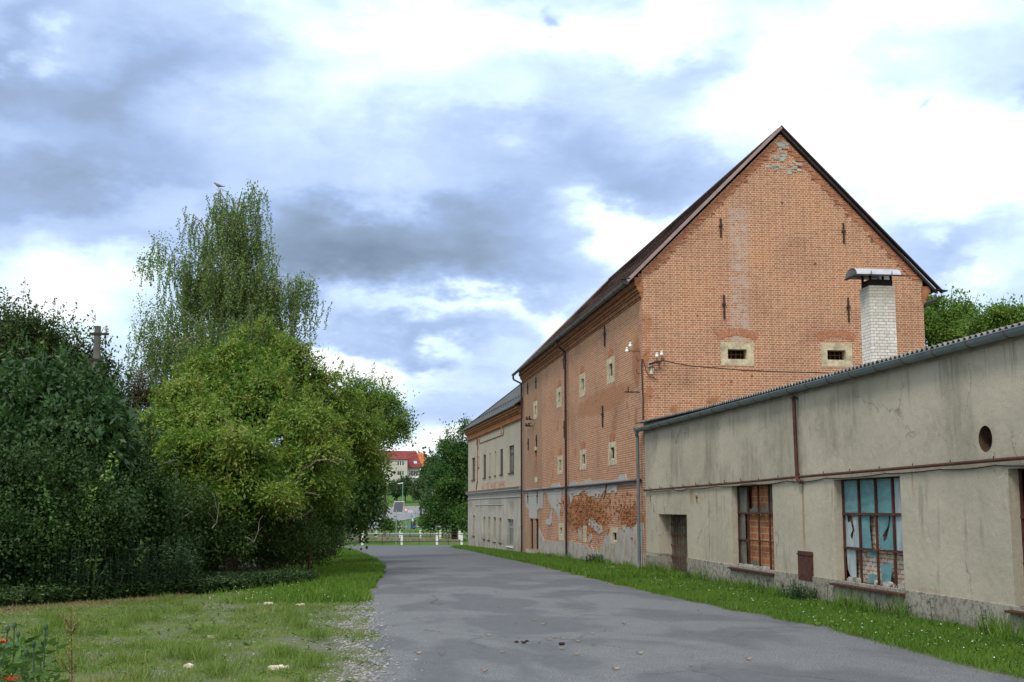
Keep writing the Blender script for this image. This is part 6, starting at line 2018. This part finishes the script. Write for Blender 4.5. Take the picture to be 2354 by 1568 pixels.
mb.quad((xr, YB, zbot), (xr, YB + 13, zbot), (xr, YB + 13, ztop), (xr, YB, ztop)); mb.quad((xl, YB, zbot), (xl, YB + 13, zbot), (xl, YB + 13, ztop), (xl, YB, ztop))
mb.build('wall', cream, flats)
mb = MB(); s = rB(-900, 1088, 862, 1112); mb.box(s[0], s[1], YB - .08, YB, s[2], s[3]); s2 = rB(-900, 1116, 420, 1300); mb.box(s2[0], s2[1], YB - .05, YB, zbot, s2[3]); mb.build('base_band', M['brick_dark'], flats)
curt = tint_mat('window_dark', (.05, .055, .075), .4, 1.0, .15, .5)
for w in wins:
    mb = MB(); plate(mb, FB, w[0], w[1], w[2], w[3], -.24); wn = mb.build('window', curt, flats)
    mb = MB(); n = 3 if (w[1] - w[0]) > 1.5 else 1
    e = .10
    ring(mb, FB, w, (w[0] + e, w[1] - e, w[2] + e, w[3] - e), -.12, -.2)
    for k in range(1, n):
        s = w[0] + (w[1] - w[0]) * k / n; Fbox(mb, FB, s - .09, s + .09, w[2] + e, w[3] - e, -.2, -.125)
    mb.build('frame', M['white_paint'], wn)
# recessed wing with loggia
YW = YB + 2.5
FW = FY(YW)
xw0, xw1 = zB(862, 0, YW).x, zB(1388, 0, YW).x
ze = zB(0, 345, YW).z
lw = rB(925, 455, 1245, 625, YW); lw2 = rB(925, 815, 1245, 985, YW)
mb = MB(); wall_holes(mb, FW, xw0 - 1, xw1, zbot, ze + .3, [lw + (.3,), lw2 + (.3,)])
mb.quad((xw1, YW, zbot), (xw1, YW + 10, zbot), (xw1, YW + 10, ze), (xw1, YW, ze)); mb.build('wing_wall', whitew, flats)
for l_ in (lw, lw2):
    mb = MB(); plate(mb, FW, *l_[:2], l_[2], l_[3], -.28); wn = mb.build('window', curt, flats)
    mb = MB()
    for f_ in (0, .18, .45, .72, 1): s = l_[0] + (l_[1] - l_[0]) * f_; Fbox(mb, FW, s - .09, s + .09, l_[2], l_[3], -.25, -.1)
    mb.build('frame', M['white_paint'], wn)
for (y0, y1) in ((635, 710), (1000, 1080)):
    r_ = rB(890, y0, 1380, y1, YW - 1.3); mb = MB(); mb.box(r_[0], r_[1], YW - 1.4, YW - 1.28, r_[2], r_[3]); mb.box(r_[0], r_[1], YW - 1.28, YW, r_[2], r_[2] + .15); mb.build('balcony', M['white_paint'], flats)
mb = MB()
for x in (1330, 1380): q = zB(x, 400, YW - 1.3); mb.box(q.x - .1, q.x + .1, YW - 1.4, YW - 1.2, zbot, ze)
mb.build('balcony_post', M['white_paint'], flats)
# roofs
def hiproof(name, mat, xl0, xr0, Ye, zeave, xl1, xr1, zr, depth, parent):
    mb = MB()
    A, B = (xl0, Ye, zeave), (xr0, Ye, zeave)
    C, D = (xr1, Ye + depth, zr), (xl1, Ye + depth, zr)
    E_, G_ = (xr0, Ye + 2 * depth, zeave), (xl0, Ye + 2 * depth, zeave)
    slab(mb, A, B, C, D, .12); mb.quad(B, E_, C); mb.quad(E_, G_, D, C); mb.quad(G_, A, D)
    return mb.build(name, mat, parent)
def z6(x, y, Y): return at((1440 + x / 4.2375) * .61302, (1680 + y / 4.2375) * .61302, Y)
q0 = zB(1418, 332, YW - 1.6); q1 = z6(512, 48, YW + 4.2)
rr = hiproof('roof', roofr, zB(-900, 332, YW - 1.6).x, q0.x, YW - 1.6, q0.z, zB(-800, 0, YW).x, q1.x, q1.z, 5.8, flats)
k_ = rB(1100, 95, 1215, 190, YW + .4)
mb = MB()
def onroof(x, z):
    t = (z - q0.z) / (q1.z - q0.z); return (x, YW - 1.6 + 5.8 * t - .06, z + .05)
mb.quad(onroof(k_[0], k_[2]), onroof(k_[1], k_[2]), onroof(k_[1] - .1, k_[3]), onroof(k_[0] - .1, k_[3])); mb.build('skylight', tint_mat('skylight', (.35, .45, .55), .1, 1, .1, .5), rr)
mb = MB(); slab(mb, (xl, YB - .3, ztop), (xr + .1, YB - .3, ztop), (xr - .3, YB + 3.2, ztop + 1.2), (xl, YB + 3.2, ztop + 1.2), .15); mb.build('dormer_roof', roofr, flats)
# neighbour with the orange roof
YO = YB + 13
nb_ = empty('apartment_building', (zB(1500, 0, YO).x, YO, 7.5), 'neighbouring house with bright orange roof right of the red roofed flats', 'building')
r_ = rB(1250, 380, 1605, 1300, YO)
mb = MB(); mb.box(r_[0], r_[1], YO, YO + 10, 6, r_[3]); mb.build('wall', tint_mat('grey_wall', (.36, .34, .33), .08, .5, .9, .1), nb_)
l_ = rB(1400, 480, 1560, 610, YO - .2); mb = MB(); mb.box(l_[0], l_[1], YO - .9, YO - .8, l_[2] - .3, l_[2] + .25); mb.box(l_[0], l_[1], YO - .8, YO, l_[2] - .3, l_[2] - .15); mb.build('balcony', M['rust'], nb_)
mb = MB(); plate(mb, FY(YO), l_[0], l_[0] + 1.2, l_[2], l_[3], .01); mb.build('window', curt, nb_)
e_ = zB(1635, 378, YO - .6); e2 = z6(650, 82, YO + 5)
hiproof('roof', roofo, zB(1200, 378, YO).x, e_.x, YO - .6, e_.z, zB(1150, 0, YO).x, e2.x, e2.z, 5.6, nb_)

# ---------------------------------------------------------------- small things
# dove on top of the birch
def dove():
    p = at(502, 428, 55)
    t = bpy.data.meshes.new('dove')
    mb = MB()
    # body as a lofted ellipse chain along x
    prof = [(-.30, .01, .015, .01), (-.22, .03, .02, .0), (-.12, .05, .045, .01), (-.02, .075, .075, .03), (.07, .07, .07, .06), (.12, .042, .045, .10), (.155, .040, .040, .135), (.185, .03, .03, .145), (.205, .01, .012, .14), (.225, .003, .004, .135)]
    seg = 10
    for (x, ry, rz, cz) in prof:
        for k in range(seg):
            a = 2 * math.pi * k / seg
            mb.v.append((-x, ry * math.cos(a), cz + rz * math.sin(a)))
    for i in range(len(prof) - 1):
        for k in range(seg):
            mb.f.append((i * seg + k, i * seg + (k + 1) % seg, (i + 1) * seg + (k + 1) % seg, (i + 1) * seg + k))
    e = empty('dove', (p.x, 55, p.z), 'small grey dove perched on the topmost twig of the birch', 'bird')
    mb.build('body', tint_mat('dove_grey', (.20, .17, .17), .2, 10, .8, .2), e, local=True, smooth=True)
    lg = MB(); 
    for y in (-.02, .02): lg.tube([(.01, y, -.02), (.0, y, -.11)], .005, 5)
    lg.build('legs', M['rust'], e, local=True)
    tw = MB(); a = at(502, 434, 55); b = at(520, 440, 55); tw.tube([a + Vector((-.1, 0, -.04)), a + Vector((.1, 0, .02)), b, at(540, 470, 55)], [.006, .01, .014, .02], 5)
    bt = bpy.data.objects.get('birch_tree')
    tw.build('perch_twig', M['twig'], bt)
dove()
# pale flat stones in the clearing
def ground_at(u, v):
    d = uv_dir(u, v); z = 0.0
    for _ in range(8):
        t = (z - CAMH) / d.z; z = zg(d.x * t, d.y * t)
    return Vector((d.x * t, d.y * t, z))
def stone(u, v, w, h_, label, seed):
    p = ground_at(u, v); k = p.y / 2800
    rd = random.Random(seed); n = 11
    mb = MB(); top = []; bot = []
    for i in range(n):
        a = 2 * math.pi * i / n; r = rd.uniform(.75, 1.15)
        x, y = r * math.cos(a) * w * k / 2, r * math.sin(a) * h_ * k * 3.2
        bot.append((x, y, -.02)); top.append((x * .86, y * .86, .035 + rd.uniform(-.012, .012)))
    mb.v = bot + top; mb.f = [tuple(range(n, 2 * n))] + [(i, (i + 1) % n, n + (i + 1) % n, n + i) for i in range(n)]
    o = mb.build('flat_stone', M['stone_pale']); o.location = p
    return tag(o, label, 'stone', 'pale stones in the clearing')
M['stone_pale'] = tint_mat('stone_pale', (.52, .46, .36), .25, 14, .9, .1, bump=.5)
stone(490, 1466, 28, 5, 'pale flat stone alone in the middle of the clearing', 1)
stone(637, 1538, 52, 7, 'largest pale flat stone near the lower edge of the clearing', 2)
stone(405, 1505, 16, 4, 'small pale stone left of the lone middle stone', 3)
stone(435, 1534, 30, 5, 'pale stone in the dry grass left of the largest stone', 4)
stone(690, 1393, 22, 3, 'small tan stone on the grass below the hedge end', 5)
stone(618, 1389, 24, 3, 'tan stone left of another on the grass below the hedge', 6)
# clods on the road
def clod(u, v, s, label, seed):
    p = ground_at(u, v); rd = random.Random(seed)
    bm = bmesh.new(); bmesh.ops.create_icosphere(bm, subdivisions=2, radius=s)
    for vv in bm.verts:
        vv.co.x *= 1.5; vv.co.z *= .75
        vv.co *= .8 * (1 + .35 * mnoise.noise(vv.co * (9 / max(s * 10, .2)) + Vector((seed, 0, 0))))
    me = bpy.data.meshes.new('clod'); bm.to_mesh(me); bm.free()
    o = link('clod', me, M['clod']); o.location = p + Vector((0, 0, s * .55 + .02))
    return tag(o, label, 'clod', 'dark clods on the road')
M['clod'] = tint_mat('clod', (.035, .022, .02), .4, 30, .9, .1, bump=.5)
clod(1291, 1487, .04, 'largest dark clod alone in the middle of the road', 1)
clod(1187, 1481, .026, 'dark clod leftmost in the scatter on the road', 2)
clod(1199, 1479, .012, 'tiny dark crumb between the clods on the road', 3)
clod(1204, 1483, .028, 'dark clod in the centre of the scatter on the road', 4)
clod(1211, 1479, .024, 'dark clod at the right end of the scatter on the road', 5)
clod(1240, 1482, .010, 'tiny dark crumb between the scatter and the largest clod', 6)
# fallen leaves
M['dry_leaf'] = tint_mat('dry_leaf', (.42, .30, .14), .3, 12, .8, .2)
M['brown_leaf'] = tint_mat('brown_leaf', (.20, .10, .05), .3, 12, .8, .2)
def leafmesh(curl):
    mb = MB(); n = 7
    for i in range(n + 1):
        t = i / n; w = .032 * math.sin(math.pi * min(1, t * .93 + .04)); z = curl * (t - .5) ** 2 * 4
        mb.v += [(t * .13 - .065, -w, z + .008), (t * .13 - .065, 0, z), (t * .13 - .065, w, z + .008)]
    for i in range(n):
        for j in (0, 1): mb.f.append((3 * i + j, 3 * i + j + 1, 3 * i + j + 4, 3 * i + j + 3))
    return mb.mesh('fallen_leaf')
lm = [leafmesh(.02), leafmesh(.035)]; lm[0].materials.append(M['dry_leaf']); lm[1].materials.append(M['brown_leaf'])
LV = [(1186, 1438, 1), (1122, 1466, 0), (1435, 1440, 1), (1262, 1476, 0), (1293, 1473, 0), (1360, 1462, 0), (1330, 1480, 0), (1365, 1490, 1), (1291, 1497, 0), (1155, 1505, 0), (1325, 1510, 0), (1415, 1545, 0), (1113, 1552, 1), (1228, 1430, 0), (1150, 1400, 0), (1210, 1396, 0), (1085, 1418, 0), (1015, 1512, 1), (960, 1508, 0), (1470, 1508, 0), (1250, 1440, 0), (1320, 1425, 0), (1060, 1360, 0), (1140, 1365, 1), (1300, 1404, 0), (1590, 1540, 1), (1720, 1522, 0)]
for k, (u, v, b_) in enumerate(LV):
    o = bpy.data.objects.new('fallen_leaf', lm[b_]); COL.objects.link(o)
    p = ground_at(u, v); o.location = p + Vector((0, 0, .035)); o.rotation_euler = (0, 0, random.uniform(-.5, .5)); s = random.uniform(.5, .95); o.scale = (s, s, s)
    tag(o, ('small brown curled leaf' if b_ else 'small tan dry leaf') + ' lying on the grey asphalt road', 'leaf', ('brown' if b_ else 'tan') + ' leaves scattered on the road')
# poppies, bud stems and dry dock at the lower left
def poppy():
    base = ground_at(-10, 1640)
    x0, y0 = at(0, 1500, 8).x, 8.0
    t = empty('poppy_plant', (x0, y0, zg(x0, y0)), 'red poppies with round green buds at the lower left corner', 'plant')
    st = MB(); bd = MB(); pet = MB()
    def petal(c, r):
        for k in range(5):
            a = 2 * math.pi * k / 5; d = Vector((math.cos(a), math.sin(a), .35)); s = Vector((-math.sin(a), math.cos(a), 0))
            pts = [c, c + d * r * .6 + s * r * .55, c + d * r + s * r * .35 + Vector((0, 0, .01)), c + d * r * 1.05 - s * r * .1, c + d * r - s * r * .4 + Vector((0, 0, .015)), c + d * r * .6 - s * r * .55]
            pet.quad(*pts)
    for (u, v, kind) in ((2, 1480, 'p'), (28, 1567, 'p'), (33, 1437, 'b'), (42, 1458, 'b'), (105, 1440, 'b'), (105, 1457, 'b'), (8, 1490, 'b'), (60, 1500, 'b'), (18, 1445, 'b'), (78, 1480, 'b'), (50, 1530, 'b')):
        q = at(u, v, y0 + random.uniform(-.4, .5)); g = Vector((q.x + random.uniform(-.08, .08), q.y + random.uniform(-.1, .1), zg(q.x, q.y)))
        st.tube([g, g.lerp(q, .5) + Vector((random.uniform(-.02, .02), 0, 0)), q], .004, 4)
        if kind == 'p': petal(q, .045)
        else: bd.lathe([(.001, -.022), (.012, -.014), (.014, 0), (.009, .016), (.001, .022)], tuple(q), 7)
    st.build('stems', ML_stem, t); bd.build('buds', ML_stem, t); pet.build('petals', tint_mat('poppy_red', (.62, .045, .015), .15, 20, .6, .3), t)
    P = []; D = []
    for k in range(420):
        u = random.uniform(-40, 130); q = at(u, random.uniform(1475, 1600) , y0 + random.uniform(-.5, .5)); P.append(tuple(q)); D.append((random.gauss(0, 1), random.gauss(0, 1), random.uniform(-.2, .8)))
    n = len(P); link('leaves', leaves_mesh('leaves', np.array(P), np.array(D), rnd_dirs(n), rng.uniform(.04, .11, n), .03, rng.random(n)), ML['maple'], t)
ML_stem = tint_mat('poppy_green', (.05, .10, .05), .3, 9, .7, .2)
poppy()
def dock():
    y0 = 9.5; q = at(163, 1405, y0); b = at(170, 1600, y0)
    t = empty('dry_dock_plant', (b.x, y0, zg(b.x, y0)), 'tall dry brown seed stalk of dock left in the foreground', 'plant')
    mb = MB(); g = Vector((b.x, y0, zg(b.x, y0))); mb.tube([g, g.lerp(q, .5) + Vector((.01, 0, 0)), q], [.007, .005, .003], 5)
    for k in range(12):
        f = random.uniform(.5, .95); s = g.lerp(q, f); e = s + Vector((random.choice((-1, 1)) * random.uniform(.03, .1), 0, random.uniform(.05, .14))); mb.tube([s, e], .002, 4)
    mb.build('stalk', M['rust_bar'], t)
    n = 260; f = rng.uniform(.4, 1, n)
    P = np.array([tuple(g.lerp(q, a) + Vector((random.gauss(0, .03), random.gauss(0, .02), 0))) for a in f])
    link('seeds', leaves_mesh('seeds', P, rnd_dirs(n), rnd_dirs(n), .016, .012, rng.random(n)), ML['straw'], t)
dock()
# scrap pipe and limestone by the annex corner
p = ground_at(1455, 1312)
mb = MB(); mb.tube([(9.0, 40.6, zg(9, 40.6) + .06), (9.6, 39.2, zg(9.6, 39) + .10)], .03, 6)
tag(mb.build('scrap_pipe', M['rust_bar']), 'rusty pipe lying in the grass at the corner of annex and granary', 'pipe')
mb = MB(); mb.obox((8.75, 41.2, zg(8.8, 41) + .07), (.16, .05, .01), (-.03, .1, 0), (0, .01, .06))
tag(mb.build('white_stone', M['stone_white']), 'white stone block in the grass beside the rusty pipe', 'stone')
# clover and dandelion flowers in the strip
fl = []
for k in range(170):
    y = random.uniform(12, 42); x = random.uniform(7.6, 9.4); fl.append((x, y, zg(x, y) + random.uniform(.06, .12)))
for k in range(110):
    x = random.uniform(-3.2, .2); y = random.uniform(26, 38); fl.append((x, y, zg(x, y) + random.uniform(.06, .14)))
n = len(fl)
Df = rnd_dirs(n) * .3; Df[:, 0] += 1
Nf = np.tile(np.array([0., -.6, 1.]), (n, 1))
cl = link('clover_flowers', leaves_mesh('clover_flowers', np.array(fl), Df, Nf, .022, .022, rng.random(n)), M['white_paint'])
tag(cl, 'tiny white clover flowers dotted through the grass', 'flowers', kind='stuff')

def split_islands(o):
    me = o.data; n = len(me.vertices); par = list(range(n))
    def find(a):
        while par[a] != a: par[a] = par[par[a]]; a = par[a]
        return a
    for p_ in me.polygons:
        vs = list(p_.vertices)
        for v_ in vs[1:]: par[find(v_)] = find(vs[0])
    isl = {}
    for p_ in me.polygons: isl.setdefault(find(p_.vertices[0]), []).append(tuple(p_.vertices))
    if len(isl) < 2 or len(isl) > 14: return
    base = o.name.split('.')[0]
    for k, fs in enumerate(isl.values()):
        used = sorted({v_ for f in fs for v_ in f}); ix = {v_: i for i, v_ in enumerate(used)}
        nm = bpy.data.meshes.new(base); nm.from_pydata([tuple(me.vertices[v_].co) for v_ in used], [], [tuple(ix[v_] for v_ in f) for f in fs]); nm.update()
        nm.materials.append(me.materials[0])
        if k == 0: o.data = nm
        else:
            c = o.copy(); c.data = nm; COL.objects.link(c)
for o_ in list(bpy.data.objects):
    if o_.type == 'MESH' and o_.name.split('.')[0] in ('broken_pane', 'dusty_pane', 'painted_pane', 'stone_block', 'insulator', 'balcony_post', 'pipe_tag', 'mortar_lump', 'band', 'crossarm', 'old_bracket'):
        split_islands(o_)
for o_ in bpy.data.objects:
    if o_.name.split('.')[0] in ('crumbling_bricks', 'twigs', 'rubble', 'verge_bricks', 'verge_cracks', 'mortar_patch', 'chipped_render', 'seeds', 'snow_guard', 'sprig', 'sagging_cable'): o_['kind'] = 'stuff'
print('OBJECTS', len(bpy.data.objects), 'polys', sum(len(o.data.polygons) for o in bpy.data.objects if o.type == 'MESH'))
